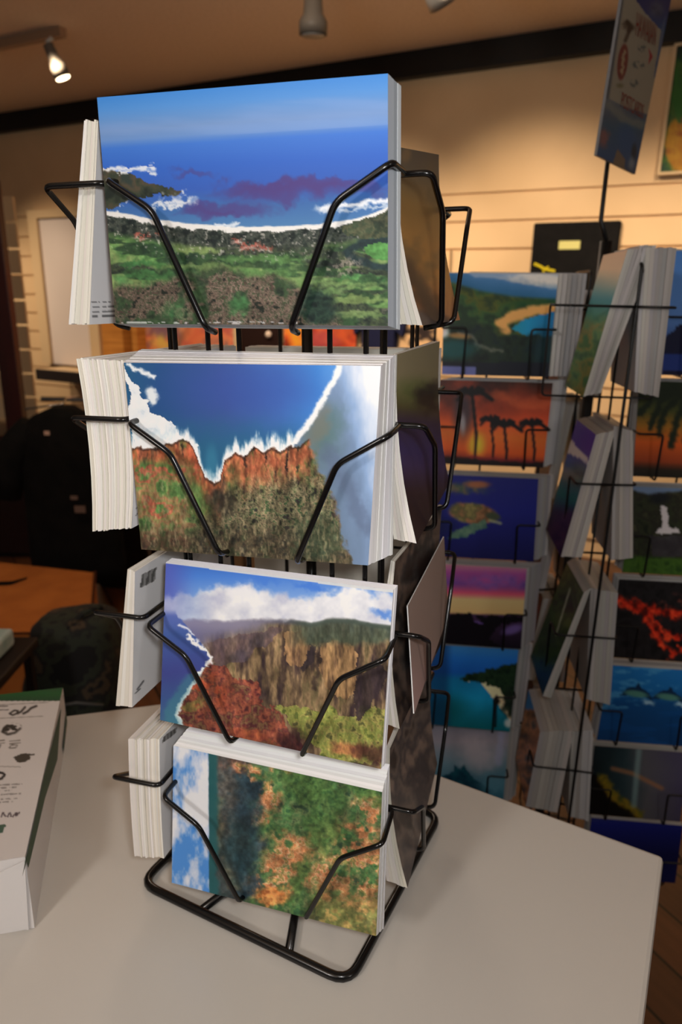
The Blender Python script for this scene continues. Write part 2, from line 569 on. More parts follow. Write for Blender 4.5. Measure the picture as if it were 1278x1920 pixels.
def art_reef_cliff(a):
    X, Y = a.X, a.Y
    a.grad([(225, (44, 96, 136)), (300, (46, 84, 140)), (420, (64, 88, 156)), (520, (70, 110, 186)), (600, (72, 136, 214)), (660, (104, 164, 232)), (720, (150, 190, 236))], X + (a.n(70, 1) - .5) * 40)
    a.fill((42, 104, 132), .75 * sst(760, 850, Y + (a.n(40, 2) - .5) * 30) * (1 - sst(540, 620, X)))
    a.fill((60, 84, 168), .4 * a.ell(470, 730, 120, 40, .8))
    # surf upper left
    su = a.poly([(228, 672), (243, 700), (262, 735), (290, 768), (318, 792), (352, 822), (372, 852), (330, 866), (262, 858), (246, 800)], 16, 22)
    a.grad([(0, (140, 178, 200)), (.35, (236, 240, 244)), (1, (250, 250, 250))], a.n(18, 5), su)
    a.fill((240, 244, 246), .95 * a.ell(287, 745, 13, 16, .4, -.3, 10, 12))
    a.fill((246, 248, 250), .95 * a.line([(238, 683), (262, 694), (288, 706)], 4.5, .7, 7, 10))
    # the coastline, left and middle
    cl = [(230, 842), (262, 842), (300, 838), (312, 832), (330, 832), (345, 826), (358, 830), (368, 846), (378, 872), (388, 896), (405, 906), (417, 898), (424, 866),
          (438, 858), (446, 848), (462, 856), (480, 838), (498, 848), (512, 838), (530, 846), (548, 836), (566, 838), (585, 822), (610, 800)]
    sh = a.curve_y(cl) + (a.n(9, 6) - .5) * 12
    foam = sst(-30, -4, Y - sh + (a.n(5, 7, 4, 1, .16) - .5) * 34) * (1 - sst(575, 600, X))
    a.grad([(0, (120, 178, 200)), (.5, (224, 238, 244)), (1, (250, 252, 252))], foam, foam)
    a.fill((66, 140, 170), .5 * a.ell(400, 870, 11, 30, .6))
    # right hand cliff in haze
    edge = a.curve_y([(560, 836), (580, 800), (600, 778), (607, 752), (622, 735), (634, 712), (640, 686)])
    ex = np.interp(-Y, [-836, -800, -778, -752, -735, -712, -686, -600], [552, 578, 592, 606, 614, 630, 637, 640]) + (a.n(8, 9) - .5) * 7
    cliff = sst(-1, 3, X - ex) * (Y < 1100)
    t = X - np.interp(Y, [680, 760, 850, 950, 1060], [642, 672, 690, 704, 712])
    a.grad([(-160, (108, 128, 152)), (-70, (112, 134, 160)), (-30, (124, 148, 182)), (-8, (148, 176, 216)), (12, (196, 212, 236)), (34, (236, 240, 248))], t + (a.n(30, 10, 4, 1.6, .5) - .5) * 40, cliff)
    a.fill((78, 112, 92), .45 * cliff * a.ell(612, 815, 30, 50, .7, .3, 14, 16))
    a.fill((132, 122, 104), .5 * cliff * a.ell(600, 800, 16, 40, .6, .3, 12, 14))
    a.fill((96, 110, 138), .55 * cliff * a.line([(620, 850), (652, 920), (690, 990)], 14, .9, 14, 20))
    fw = (1 - sst(2, 9, np.abs(X - ex - 1) - (a.n(14, 11) - .3) * 6)) * (Y < 835)
    a.fill((248, 250, 252), fw)
    # the land
    land = sst(0, 4, Y - sh) * (1 - sst(-6, 10, X - np.interp(Y, [800, 850, 900, 960, 1010, 1080], [566, 588, 606, 628, 640, 656]) - (a.n(14, 12) - .5) * 26))
    rid = a.n(20, 13, 4, 1.5, .42)
    a.grad([(.25, (54, 44, 40)), (.4, (112, 78, 58)), (.5, (186, 104, 70)), (.6, (132, 116, 70)), (.7, (94, 112, 66)), (.8, (196, 132, 92))], rid, land)
    for k, x in enumerate((334, 362, 432, 452, 474, 492, 510, 530, 550, 572)):
        y0 = float(np.interp(x, [p[0] for p in cl], [p[1] for p in cl])) + 2
        hh = (46, 60, 40, 62, 70, 66, 74, 70, 66, 60)[k]
        pm = a.poly([(x - 7, y0 + 3), (x, y0 - 4), (x + 8, y0 + 3), (x + 12, y0 + hh), (x - 6, y0 + hh)], 5, 9)
        a.grad([(.3, (150, 84, 60)), (.5, (206, 128, 92)), (.7, (140, 124, 74))], a.n(10, 60 + k, 4, 1.4, .6), pm * .8 * land)
        a.fill((52, 40, 38), .75 * land * a.line([(x + 11, y0 + 4), (x + 13, y0 + hh * .7)], 2.4, .7, 5, 9))
    a.mottle([(88, 118, 66), (66, 100, 60)], 14, 71, .7 * land * a.ell(440, 905, 12, 34, .6, .1, 10, 12))
    low = sst(0, 70, Y - sh - 34 + (a.n(40, 14) - .5) * 60)
    a.mottle([(40, 40, 38), (78, 88, 60), (132, 124, 96), (62, 64, 50), (150, 132, 104), (66, 92, 60), (50, 46, 46)], 11, 15, land * low)
    a.fill((204, 96, 66), .75 * land * a.ell(366, 868, 13, 34, .6, -.2, 8, 10))
    a.fill((196, 106, 74), .6 * land * sst(.46, .58, a.n(18, 16, 4, 1, .5)) * (1 - sst(30, 74, Y - sh)))
    a.fill((50, 38, 36), .8 * land * (1 - sst(3, 9, Y - sh)))
    gl = land * (1 - sst(330, 400, X + (a.n(24, 17) - .5) * 60)) * sst(856, 880, Y)
    a.mottle([(70, 104, 58), (104, 142, 78), (168, 120, 86), (124, 128, 76), (180, 92, 74), (78, 116, 62)], 34, 18, gl * .9)
    a.mottle([(112, 150, 82), (90, 128, 70)], 20, 19, .8 * a.ell(372, 940, 20, 34, .6, -.5, 14, 14))
    a.mottle([(40, 40, 38), (64, 62, 50)], 12, 20, .8 * a.ell(420, 945, 30, 24, .5, .3, 14, 14))
    a.mottle([(46, 44, 40), (80, 68, 54), (56, 62, 46)], 10, 28, .8 * land * sst(965, 1020, Y + (a.n(30, 26) - .5) * 40))
    a.mottle([(50, 66, 52), (92, 102, 76), (70, 84, 66)], 9, 29, .8 * a.ell(600, 1010, 44, 40, .5, .5, 16, 16) * land)
    a.fill((156, 140, 108), .45 * land * low * sst(.54, .64, a.n(6, 30, 3, 1.8, .5)))
    a.grain(.21, 7, 93, land, 1.6, .7)
    a.grain(.20, 22, 94, land, 1.5, .6)


def art_canyon(a):
    X, Y = a.X, a.Y
    a.grad([(1050, (54, 100, 186)), (1080, (74, 126, 210)), (1120, (120, 160, 220))], Y)
    a.fill((84, 92, 180), .8 * (1 - sst(310, 372, X)) * (1 - sst(1150, 1190, Y)))
    cb = a.curve_y([(300, 1122), (340, 1112), (400, 1106), (430, 1100), (450, 1096), (470, 1092), (500, 1108), (545, 1122), (590, 1116), (640, 1100), (700, 1112), (740, 1118)])
    cm = sst(-8, 10, Y - cb + (a.n(24, 2) - .5) * 40)
    a.grad([(.2, (176, 180, 206)), (.5, (214, 216, 224)), (.8, (238, 238, 240))], a.n(34, 3) + (Y - cb) * .002, cm * (.55 + .45 * sst(330, 410, X)))
    a.fill((232, 232, 236), .9 * a.ell(455, 1110, 26, 12, .6, 0, 12, 12))
    a.fill((70, 122, 212), .85 * a.ell(580, 1099, 34, 7, .6, .15, 12, 12))
    a.fill((80, 130, 212), .85 * a.ell(718, 1152, 24, 8, .6, .2, 10, 12))
    a.fill((70, 122, 212), .7 * a.ell(490, 1085, 26, 8, .6, .15, 12, 12))
    # far ridges and mist
    m1 = a.curve_y([(300, 1168), (360, 1158), (420, 1164), (480, 1158), (540, 1160), (580, 1166), (620, 1158), (660, 1160), (700, 1168), (740, 1172)])
    ms = sst(-3, 7, Y - m1 + (a.n(16, 4) - .5) * 8)
    a.grad([(340, (104, 104, 146)), (440, (118, 112, 128)), (520, (84, 82, 92)), (600, (76, 80, 74)), (740, (70, 80, 78))], X + (a.n(30, 5) - .5) * 50, ms)
    a.fill((150, 146, 170), .6 * ms * (1 - sst(1165, 1196, Y)) * (1 - sst(440, 560, X)))
    # sea on the left
    coast = np.interp(Y, [1150, 1170, 1182, 1200, 1216, 1232, 1246, 1262, 1282, 1300, 1318, 1340, 1362], [330, 345, 358, 370, 384, 392, 386, 374, 362, 350, 338, 330, 342]) + (a.n(9, 6) - .5) * 9
    sea = (1 - sst(-2, 2, X - coast)) * sst(1140, 1156, Y)
    a.grad([(1140, (96, 112, 186)), (1190, (66, 92, 158)), (1260, (62, 70, 138)), (1310, (58, 84, 138)), (1365, (66, 104, 138))], Y + (a.n(30, 7) - .5) * 20, sea)
    land = sst(-2, 2, X - coast) * sst(1185, 1235, Y + (X - 390) * .36 + (a.n(40, 8) - .5) * 30)
    land = land * sst(-2, 7, Y - m1 - 6)
    rid = a.n(26, 9, 5, 1.7, .42)
    a.grad([(.25, (54, 42, 44)), (.4, (92, 76, 60)), (.52, (138, 114, 84)), (.62, (108, 96, 68)), (.75, (160, 132, 98))], rid, land)
    a.mottle([(70, 62, 70), (96, 78, 80), (110, 92, 84)], 30, 33, .8 * a.poly([(380, 1205), (440, 1190), (520, 1176), (500, 1205), (440, 1240), (400, 1262)], 14, 24))
    rl = a.poly([(320, 1250), (395, 1238), (440, 1270), (500, 1310), (545, 1380), (560, 1440), (280, 1390)], 26, 30)
    a.mottle([(70, 34, 38), (128, 62, 52), (152, 84, 62), (96, 48, 48), (120, 92, 62), (84, 38, 44)], 17, 10, rl * sst(0, 4, X - coast) * .9)
    a.fill((204, 92, 58), .65 * sst(.5, .6, a.n(9, 11)) * a.ell(380, 1290, 44, 32, .6, .4, 12, 12) * sst(0, 3, X - coast))
    a.mottle([(140, 132, 72), (110, 118, 62)], 9, 32, .7 * a.ell(360, 1322, 26, 9, .5, -.3, 12, 10) * sst(2, 6, X - coast))
    gr = a.poly([(515, 1325), (560, 1330), (605, 1325), (640, 1345), (700, 1322), (735, 1320), (735, 1440), (600, 1420), (560, 1375)], 22, 26)
    a.mottle([(86, 98, 48), (146, 146, 74), (118, 130, 66), (160, 150, 84), (80, 84, 48)], 12, 12, gr * .95)
    for p in ([(612, 1195), (596, 1230), (586, 1290)], [(600, 1198), (594, 1240)], [(528, 1188), (530, 1240), (520, 1300)], [(575, 1215), (556, 1258)]):
        a.fill((58, 46, 44), .7 * a.line(p, 5, .7, 8, 12))
    a.fill((52, 42, 46), .85 * a.poly([(656, 1300), (668, 1268), (690, 1252), (715, 1248), (730, 1260), (712, 1300), (684, 1335), (668, 1352)], 9, 14))
    a.fill((52, 44, 48), .8 * a.poly([(560, 1258), (575, 1205), (590, 1208), (586, 1236), (572, 1250)], 6, 10))
    for pl in ([(600, 1204), (625, 1200), (655, 1206), (668, 1226), (662, 1300), (640, 1310), (610, 1290), (596, 1250)], [(525, 1182), (560, 1180), (578, 1210), (560, 1250), (535, 1240)]):
        pm = a.poly(pl, 7, 12)
        a.grad([(.3, (92, 70, 54)), (.5, (150, 116, 80)), (.7, (178, 140, 96))], a.n(12, 34, 4, 1.8, .3), pm * .85)
    a.grad([(1160, (70, 82, 74)), (1200, (66, 80, 66)), (1225, (92, 92, 66))], Y, .8 * sst(-2, 3, Y - m1) * (1 - sst(1196, 1216, Y + (a.n(20, 35) - .5) * 26)) * sst(520, 580, X))
    a.mottle([(150, 98, 64), (188, 120, 78), (120, 70, 58)], 12, 14, .8 * a.ell(650, 1405, 36, 14, .5, .1, 12, 12))
    a.mottle([(170, 92, 58), (120, 56, 46)], 10, 15, .75 * a.ell(470, 1378, 40, 11, .5, .25, 12, 12))
    a.fill((48, 26, 30), .75 * a.ell(545, 1390, 24, 24, .6, .5, 14, 14))
    a.fill((62, 32, 34), .75 * a.ell(700, 1412, 40, 16, .6, .2, 12, 12))
    a.grain(.18, 7, 95, land, 1.7, .6)
    a.grain(.20, 24, 96, land, 1.3, .7)
    a.fill((250, 251, 252), a.line([(352, 1192), (366, 1204), (380, 1216), (391, 1232), (386, 1246)], 3.6, .7, 7, 9) * (a.n(8, 16) > .3))
    a.fill((246, 250, 250), .9 * (1 - sst(1.5, 5, np.abs(X - coast + 2) - (a.n(7, 17) - .42) * 8)) * (Y > 1250))
    a.fill((66, 130, 140), .55 * (1 - sst(6, 18, np.abs(X - coast + 12))) * (Y > 1262))
    a.fill((246, 246, 250), .8 * a.line([(334, 1170), (352, 1178), (360, 1190)], 2, .7, 5, 8))
    a.fill((214, 214, 210), .9 * (Y - np.interp(X, [310, 740], [1052, 1108]) < 4))


def art_waterfall_valley(a):
    X, Y = a.X, a.Y
    a.mottle([(34, 52, 62), (48, 66, 74), (62, 70, 72), (44, 60, 60)], 30, 1)
    a.mottle([(74, 72, 70), (98, 92, 84), (60, 68, 70)], 16, 2, .75 * a.ell(425, 1500, 22, 130, .6, 0, 16, 22) * (Y > 1400))
    a.mottle([(122, 112, 86), (84, 92, 74)], 12, 3, .6 * a.line([(408, 1500), (412, 1580), (440, 1660)], 10, .8, 12, 16))
    a.mottle([(48, 82, 52), (80, 112, 64), (62, 96, 60), (98, 116, 74), (44, 66, 50)], 16, 4, sst(470, 500, X + (a.n(36, 5) - .5) * 90))
    a.mottle([(88, 62, 62), (116, 84, 72), (70, 66, 64)], 16, 6, .8 * a.ell(430, 1430, 40, 16, .6, .2, 16, 18))
    og = [(560, 1610, 62, 40), (620, 1640, 50, 30), (660, 1575, 58, 40), (520, 1650, 44, 34), (690, 1530, 34, 40), (640, 1680, 56, 24), (500, 1505, 22, 40), (470, 1440, 26, 14),
          (540, 1440, 30, 16), (700, 1640, 40, 60), (590, 1590, 46, 24)]
    for i, (x, y, rx, ry) in enumerate(og):
        a.mottle([(132, 88, 58), (196, 134, 94), (176, 106, 66), (212, 164, 126), (116, 112, 62), (188, 140, 90)], 11, 20 + i, .9 * a.ell(x, y, rx, ry, .4, .3, 24, 22) * sst(.36, .5, a.n(17, 40 + i)))
    for i, (x, y, rx, ry) in enumerate(((610, 1560, 34, 44), (560, 1650, 14, 46), (640, 1720, 40, 20), (580, 1480, 60, 30), (690, 1480, 40, 18))):
        a.mottle([(46, 76, 44), (84, 118, 62), (66, 96, 54)], 9, 60 + i, .85 * a.ell(x, y, rx, ry, .5, .4, 22, 18))
    a.mottle([(176, 138, 84), (140, 132, 76), (116, 112, 68), (196, 150, 92)], 14, 70, .7 * sst(1650, 1700, Y - (X - 640) * .1) * sst(560, 620, X))
    a.mottle([(30, 52, 58), (44, 64, 66)], 18, 72, .85 * a.ell(455, 1585, 34, 60, .5, .2, 22, 24))
    a.mottle([(40, 56, 64), (30, 48, 60)], 14, 74, .8 * a.ell(470, 1510, 26, 34, .5, .5, 18, 20))
    a.mottle([(206, 122, 62), (230, 158, 92), (176, 98, 52)], 8, 75, .9 * a.ell(512, 1680, 28, 16, .5, 0, 16, 12))
    a.grain(.20, 7, 97)
    a.grain(.22, 24, 98, 1.0, 1.2, .7)
    st = X + (a.n(20, 7) - .5) * 3
    edge = np.interp(Y, [1390, 1700], [392, 394])
    sk = 1 - sst(-1, 2, st - edge)
    a.grad([(1400, (70, 124, 190)), (1480, (52, 116, 200)), (1660, (62, 136, 214))], Y, sk)
    a.grad([(.4, (74, 134, 206)), (.55, (176, 192, 218)), (.72, (218, 220, 228))], a.n(34, 8, 5, 1.4, .7) + .18 * a.ell(370, 1480, 30, 80, .8) + .12 * a.ell(372, 1640, 14, 40, .8) - .12 * a.ell(350, 1560, 14, 40, .8) - .16 * a.ell(385, 1640, 12, 34, .8), sk)
    a.fill((34, 88, 92), .9 * (sst(-1, 2, st - edge) - sst(12, 22, st - edge + (a.n(20, 9) - .5) * 12)))


def palm(a, x, y, h, s, col=(12, 8, 10), seed=1):
    a.fill(col, a.line([(x, y), (x + h * .05, y + h * .5), (x + h * .02, y + h)], s * .09, .4))
    for k in range(9):
        w = pi * (1.0 + k / 8.0) + (k % 2) * .2
        r = s * (.8 + .3 * ((k * 7) % 3) / 2)
        ex, ey = x + r * cos(w), y + r * sin(w) * .6
        a.fill(col, a.line([(x, y), ((x + ex) / 2, (y + ey) / 2 - s * .12), (ex, ey + s * .3)], s * .1, .6))


def art_bay_painting(a):
    X, Y = a.X, a.Y
    a.grad([(505, (92, 128, 172)), (530, (140, 150, 160)), (560, (90, 140, 180))], Y)
    a.fill((196, 192, 186), .9 * a.ell(1020, 522, 60, 10, .6, .1, 14, 20))
    mt = a.curve_y([(780, 495), (850, 498), (890, 518), (920, 522), (950, 525), (985, 532), (1050, 545)]) + (a.n(20, 1) - .5) * 8
    a.grad([(0, (60, 104, 150)), (24, (34, 84, 124)), (40, (32, 82, 84))], Y - mt, sst(-1, 3, Y - mt))
    hl = a.curve_y([(780, 520), (850, 530), (900, 545), (960, 556), (1050, 562)])
    a.mottle([(32, 48, 26), (68, 74, 26), (40, 70, 36), (24, 44, 26)], 20, 2, sst(-3, 6, Y - hl))
    a.fill((20, 60, 34), .7 * a.ell(1010, 570, 60, 8, .6))
    a.fill((190, 142, 80), a.line([(1055, 582), (1000, 584), (960, 596), (938, 608), (950, 622)], 9, .4, 5, 14))
    a.grad([(930, (24, 122, 132)), (990, (20, 120, 164)), (1040, (20, 90, 140))], X, a.poly([(1060, 586), (1010, 590), (980, 602), (958, 620), (990, 632), (1060, 636)], 4, 12))
    a.mottle([(10, 22, 18), (22, 38, 26), (14, 28, 30)], 14, 3, sst(628, 636, Y + (a.n(14, 4) - .5) * 12) + a.ell(880, 625, 60, 16, .4, 0, 14, 16))
    a.fill((12, 40, 50), .7 * a.ell(1020, 665, 30, 40, .6))
    a.fill((110, 110, 100), .6 * a.line([(860, 625), (880, 630), (895, 650), (940, 660)], 3, .8, 6, 10))
    a.fill((176, 128, 70), .8 * a.ell(860, 632, 20, 5, .5, .1))
    a.fill((196, 214, 214), a.ell(832, 622, 9, 12, .6) + .6 * a.ell(815, 630, 12, 10, .8))  # white glare on the card, painted into its colours
    a.fill((18, 70, 72), .9 * a.ell(850, 656, 40, 18, .5))
    a.fill((14, 18, 30), (Y > 680) * 1.0)
    a.fill((98, 106, 168), .9 * (np.abs(Y - 700) < 12) * (np.abs(X - 850) < 42) * (np.abs(X - 868) > 4))


def art_sunset_palms(a):
    X, Y = a.X, a.Y
    a.grad([(715, (44, 22, 14)), (745, (116, 44, 26)), (780, (176, 66, 34)), (820, (210, 96, 36)), (850, (186, 78, 28)), (866, (120, 40, 30)), (880, (30, 12, 14))], Y - (X - 940) * .08)
    a.mottle([(30, 16, 16), (72, 32, 22), (150, 58, 34)], 40, 1, .75 * (1 - sst(745, 800, Y)) * (1 - sst(900, 1030, X)))
    a.fill((240, 180, 50), .9 * a.ell(893, 835, 14, 20, .8))
    a.fill((196, 92, 52), .5 * a.line([(930, 745), (1000, 760), (1040, 750)], 10, .9, 10, 20))
    a.fill((40, 44, 58), .8 * a.ell(868, 775, 18, 44, .6))
    a.fill((160, 164, 172), .7 * a.ell(867, 795, 5, 18, .7))
    for x, y, h, s in ((885, 740, 150, 34), (945, 800, 90, 30), (997, 798, 90, 28), (920, 790, 100, 24)):
        palm(a, x, y, h, s)
    a.fill((20, 10, 12), sst(858, 866, Y - (X - 940) * .06))
    a.fill((120, 30, 36), .7 * a.line([(880, 858), (1000, 866)], 3, .7, 4, 10))


def art_turtle(a):
    X, Y = a.X, a.Y
    a.grad([(890, (30, 36, 110)), (960, (26, 32, 118)), (1055, (16, 18, 72))], Y)
    a.fill((14, 14, 40), .8 * (1 - sst(800, 850, X)) )
    a.mottle([(70, 90, 60), (110, 100, 60), (40, 60, 90)], 18, 1, .8 * a.ell(870, 915, 45, 10, .5, .05, 8, 12))
    a.fill((150, 92, 60), .9 * a.ell(895, 908, 22, 6, .5))
    sh = a.ell(886, 962, 46, 20, .15, .12, 3, 10)
    a.mottle([(96, 72, 50), (150, 104, 72), (80, 82, 54), (126, 116, 70)], 14, 2, sh)
    a.fill((60, 70, 54), a.ell(924, 967, 14, 7, .3, .2))
    a.fill((150, 160, 120), .8 * a.line([(918, 975), (938, 980)], 2.5, .6))
    a.mottle([(46, 84, 80), (92, 124, 100)], 12, 3, .95 * a.poly([(908, 972), (914, 985), (880, 1003), (838, 1012), (850, 996), (880, 984)], 4, 8))
    a.fill((20, 28, 70), .5 * a.ell(840, 985, 18, 14, .5))


def art_pink_sunset(a):
    X, Y = a.X, a.Y
    a.grad([(1058, (170, 120, 130)), (1075, (140, 66, 130)), (1095, (96, 60, 130)), (1112, (190, 76, 106)), (1124, (222, 170, 120)), (1150, (206, 162, 110)), (1152, (60, 40, 70)), (1215, (20, 14, 26))], Y - (X - 910) * .03)
    a.mottle([(76, 60, 130), (120, 80, 150), (170, 70, 130)], 24, 1, .7 * a.ell(930, 1090, 60, 12, .6, .05, 12, 16))
    a.fill((94, 70, 140), .9 * a.poly([(860, 1172), (905, 1164), (920, 1190), (900, 1202), (862, 1192)], 6, 10))
    a.fill((110, 90, 160), .8 * a.ell(960, 1180, 20, 8, .5, -.3))
    a.fill((12, 8, 16), a.poly([(838, 1152), (880, 1150), (892, 1168), (906, 1170), (890, 1152), (980, 1156), (985, 1166), (940, 1168), (915, 1200), (950, 1215), (830, 1215)], 6, 10))


def art_beach(a):
    X, Y = a.X, a.Y
    a.grad([(1210, (60, 130, 196)), (1235, (32, 104, 190)), (1262, (22, 84, 170)), (1275, (20, 110, 160)), (1310, (18, 126, 170)), (1360, (12, 96, 110))], Y - (X - 890) * .04)
    a.fill((10, 76, 80), .7 * a.ell(830, 1330, 40, 26, .7))
    a.fill((16, 40, 80), .6 * (1 - sst(830, 850, X)))
    a.fill((212, 188, 150), a.poly([(875, 1278), (900, 1280), (915, 1300), (940, 1330), (965, 1362), (985, 1380), (985, 1290), (930, 1276)], 3, 10))
    a.mottle([(14, 30, 22), (28, 50, 30), (20, 38, 26)], 10, 1, a.poly([(856, 1276), (880, 1262), (930, 1252), (985, 1240), (985, 1300), (950, 1310), (935, 1290), (905, 1282), (880, 1278)], 6, 10))
    a.mottle([(16, 26, 22), (30, 44, 34)], 8, 2, a.ell(955, 1320, 14, 26, .4, 0, 12, 10))
    a.fill((14, 16, 20), a.line([(930, 1305), (927, 1362)], 2.2, .5) + a.ell(930, 1315, 6, 6, .5))
    a.fill((206, 202, 196), .8 * a.ell(953, 1356, 8, 8, .5))


def art_wave(a):
    X, Y = a.X, a.Y
    a.grad([(1355, (120, 120, 134)), (1390, (140, 138, 150)), (1430, (100, 130, 146)), (1480, (40, 90, 110))], Y)
    a.fill((180, 172, 180), .7 * a.ell(895, 1415, 36, 28, .7, .3, 14, 18))
    a.mottle([(12, 44, 62), (22, 74, 88), (16, 34, 56)], 20, 1, a.poly([(825, 1470), (850, 1436), (872, 1434), (888, 1460), (930, 1480), (880, 1500), (820, 1500)], 10, 14))
    a.fill((90, 140, 160), .7 * a.ell(930, 1470, 30, 20, .7, .1, 10, 12))
    a.fill((150, 156, 186), .6 * a.line([(940, 1370), (934, 1430)], 6, .8, 4, 10))


def art_peach_green(a):
    X, Y = a.X, a.Y
    t = Y - (X - 1110) * .1
    a.grad([(460, (206, 170, 150)), (500, (200, 176, 154)), (530, (150, 160, 150)), (560, (70, 130, 140)), (600, (64, 120, 96)), (650, (110, 120, 60)), (700, (60, 110, 56)), (750, (40, 90, 50))], t)
    a.mottle([(50, 100, 60), (150, 120, 60), (90, 130, 80), (40, 80, 60)], 18, 1, .7 * sst(580, 620, Y))


def art_purple_fall(a):
    X, Y = a.X, a.Y
    a.grad([(775, (74, 56, 150)), (830, (70, 52, 150)), (870, (70, 90, 150)), (900, (50, 84, 110)), (940, (30, 100, 100)), (980, (44, 40, 70)), (1045, (40, 28, 44))], Y - (X - 1080) * .5)
    a.fill((196, 196, 226), a.poly([(1064, 810), (1075, 830), (1098, 855), (1110, 880), (1085, 858), (1064, 850)], 3, 8))
    a.mottle([(80, 110, 110), (50, 70, 80)], 12, 2, .8 * a.ell(1085, 890, 18, 22, .6))
    a.mottle([(40, 20, 40), (72, 40, 60)], 12, 3, .8 * sst(940, 970, Y))


def art_dark_green(a):
    a.mottle([(20, 34, 22), (44, 66, 32), (28, 48, 28), (60, 78, 40)], 26, 1)
    a.fill((24, 40, 60), .9 * sst(1235, 1270, a.Y))
    a.fill((160, 170, 150), .8 * a.line([(1068, 1105), (1042, 1190)], 1.6, .5))


def art_orange_brown(a):
    a.mottle([(60, 40, 28), (130, 84, 46), (180, 120, 80), (70, 60, 60)], 20, 1)
    a.fill((36, 120, 190), .9 * (a.Y < 1330))


def art_blue_peak(a):
    X, Y = a.X, a.Y
    a.grad([(440, (60, 110, 176)), (600, (84, 126, 190)), (660, (40, 60, 120))], Y)
    a.fill((16, 20, 50), a.poly([(1240, 640), (1270, 610), (1300, 600), (1400, 620), (1400, 760), (1240, 760)], 4, 10))
    a.fill((34, 60, 140), .8 * (np.abs(Y - 680) < 16))


def art_orange_palm(a):
    X, Y = a.X, a.Y
    a.grad([(730, (26, 38, 20)), (770, (66, 70, 30)), (800, (150, 100, 30)), (830, (196, 86, 30)), (865, (140, 60, 30)), (880, (40, 32, 24)), (905, (24, 26, 22))], Y - (X - 1230) * .05)
    for pts in ([(1280, 740), (1245, 770), (1235, 815)], [(1275, 735), (1225, 745), (1198, 775)], [(1285, 750), (1268, 790), (1258, 835)], [(1290, 760), (1292, 800), (1284, 830)], [(1275, 732), (1238, 752), (1220, 800)], [(1270, 730), (1210, 732), (1190, 748)]):
        a.fill((24, 34, 20), a.line(pts, 6, .7, 6, 8))


def art_waterfall(a):
    X, Y = a.X, a.Y
    a.mottle([(22, 28, 20), (44, 50, 32), (34, 34, 28), (58, 60, 40)], 22, 1)
    a.fill((104, 126, 158), sst(0, 6, a.curve_y([(1180, 922), (1220, 930), (1260, 924), (1400, 930)]) - Y + (a.n(12, 2) - .5) * 10))
    a.fill((16, 18, 30), .7 * a.ell(1235, 935, 18, 10, .6))
    a.fill((196, 192, 196), a.poly([(1238, 950), (1250, 950), (1254, 988), (1270, 992), (1276, 1000), (1228, 1000), (1232, 992), (1242, 988)], 3, 6))
    a.mottle([(58, 56, 60), (44, 42, 46)], 14, 3, a.poly([(1215, 1004), (1400, 1004), (1400, 1040), (1225, 1046)], 5, 12))
    a.mottle([(34, 62, 22), (60, 92, 30), (44, 74, 26)], 12, 4, sst(1040, 1048, Y + (X - 1220) * -.05))
    a.fill((150, 150, 30), .8 * a.ell(1156, 1058, 5, 3, .5))


def art_lava(a):
    X, Y = a.X, a.Y
    a.mottle([(14, 12, 14), (28, 26, 28), (18, 14, 16)], 18, 1)
    lv = a.line([(1150, 1125), (1180, 1132), (1215, 1145), (1270, 1152), (1330, 1150)], 8, .6, 12, 12) + a.line([(1190, 1140), (1225, 1180), (1250, 1215), (1262, 1228), (1300, 1210)], 5.5, .7, 12, 10) \
        + a.line([(1215, 1150), (1250, 1190), (1290, 1200)], 5, .7, 14, 10)
    a.grad([(.3, (70, 14, 8)), (.5, (176, 36, 18)), (.75, (220, 70, 36))], a.n(10, 3), lv)
    a.fill((120, 60, 50), .6 * sst(.62, .7, a.n(8, 5)) * a.ell(1262, 1128, 26, 14, .5))


def art_dolphins(a):
    X, Y = a.X, a.Y
    a.grad([(1240, (30, 110, 180)), (1290, (22, 96, 160)), (1320, (14, 66, 120)), (1395, (12, 52, 98))], Y)
    a.fill((90, 160, 200), .55 * sst(.55, .7, a.n(20, 1, 4, .6, 2)) * (Y < 1330))
    for x, y in ((1190, 1302), (1250, 1308)):
        a.fill((14, 40, 70), a.poly([(x - 30, y + 2), (x - 14, y - 12), (x + 2, y - 14), (x + 6, y - 22), (x + 12, y - 12), (x + 26, y - 2), (x + 36, y + 12), (x + 10, y + 2)], 2, 8))
        a.fill((70, 120, 110), a.ell(x + 2, y - 1, 22, 6, .4, .15))
        a.fill((170, 200, 210), .8 * a.ell(x + 26, y + 14, 12, 4, .6, .2, 6, 8))
    a.fill((16, 70, 130), .5 * sst(.5, .6, a.n(24, 2, 3, .3, 3)) * (Y > 1325))


def art_rainbow(a):
    X, Y = a.X, a.Y
    a.grad([(1110, (14, 26, 30)), (1170, (34, 52, 58)), (1210, (76, 76, 82)), (1280, (64, 60, 84))], X + (a.n(40, 1) - .5) * 30)
    a.fill((10, 8, 8), a.poly([(1080, 1440), (1120, 1455), (1150, 1500), (1200, 1530), (1080, 1560)], 6, 12))
    a.mottle([(96, 92, 20), (130, 104, 24), (60, 66, 24)], 12, 2, .9 * a.line([(1128, 1460), (1150, 1492), (1198, 1526)], 8, .6, 6, 10))
    a.fill((140, 96, 66), .75 * a.line([(1148, 1441), (1185, 1450), (1240, 1478)], 4, .8))
    a.fill((120, 150, 150), .6 * a.line([(1198, 1400), (1194, 1440), (1188, 1510)], 5, .8))


def art_navy(a):
    a.grad([(1520, (60, 64, 110)), (1545, (22, 30, 110)), (1600, (14, 18, 66))], a.Y)


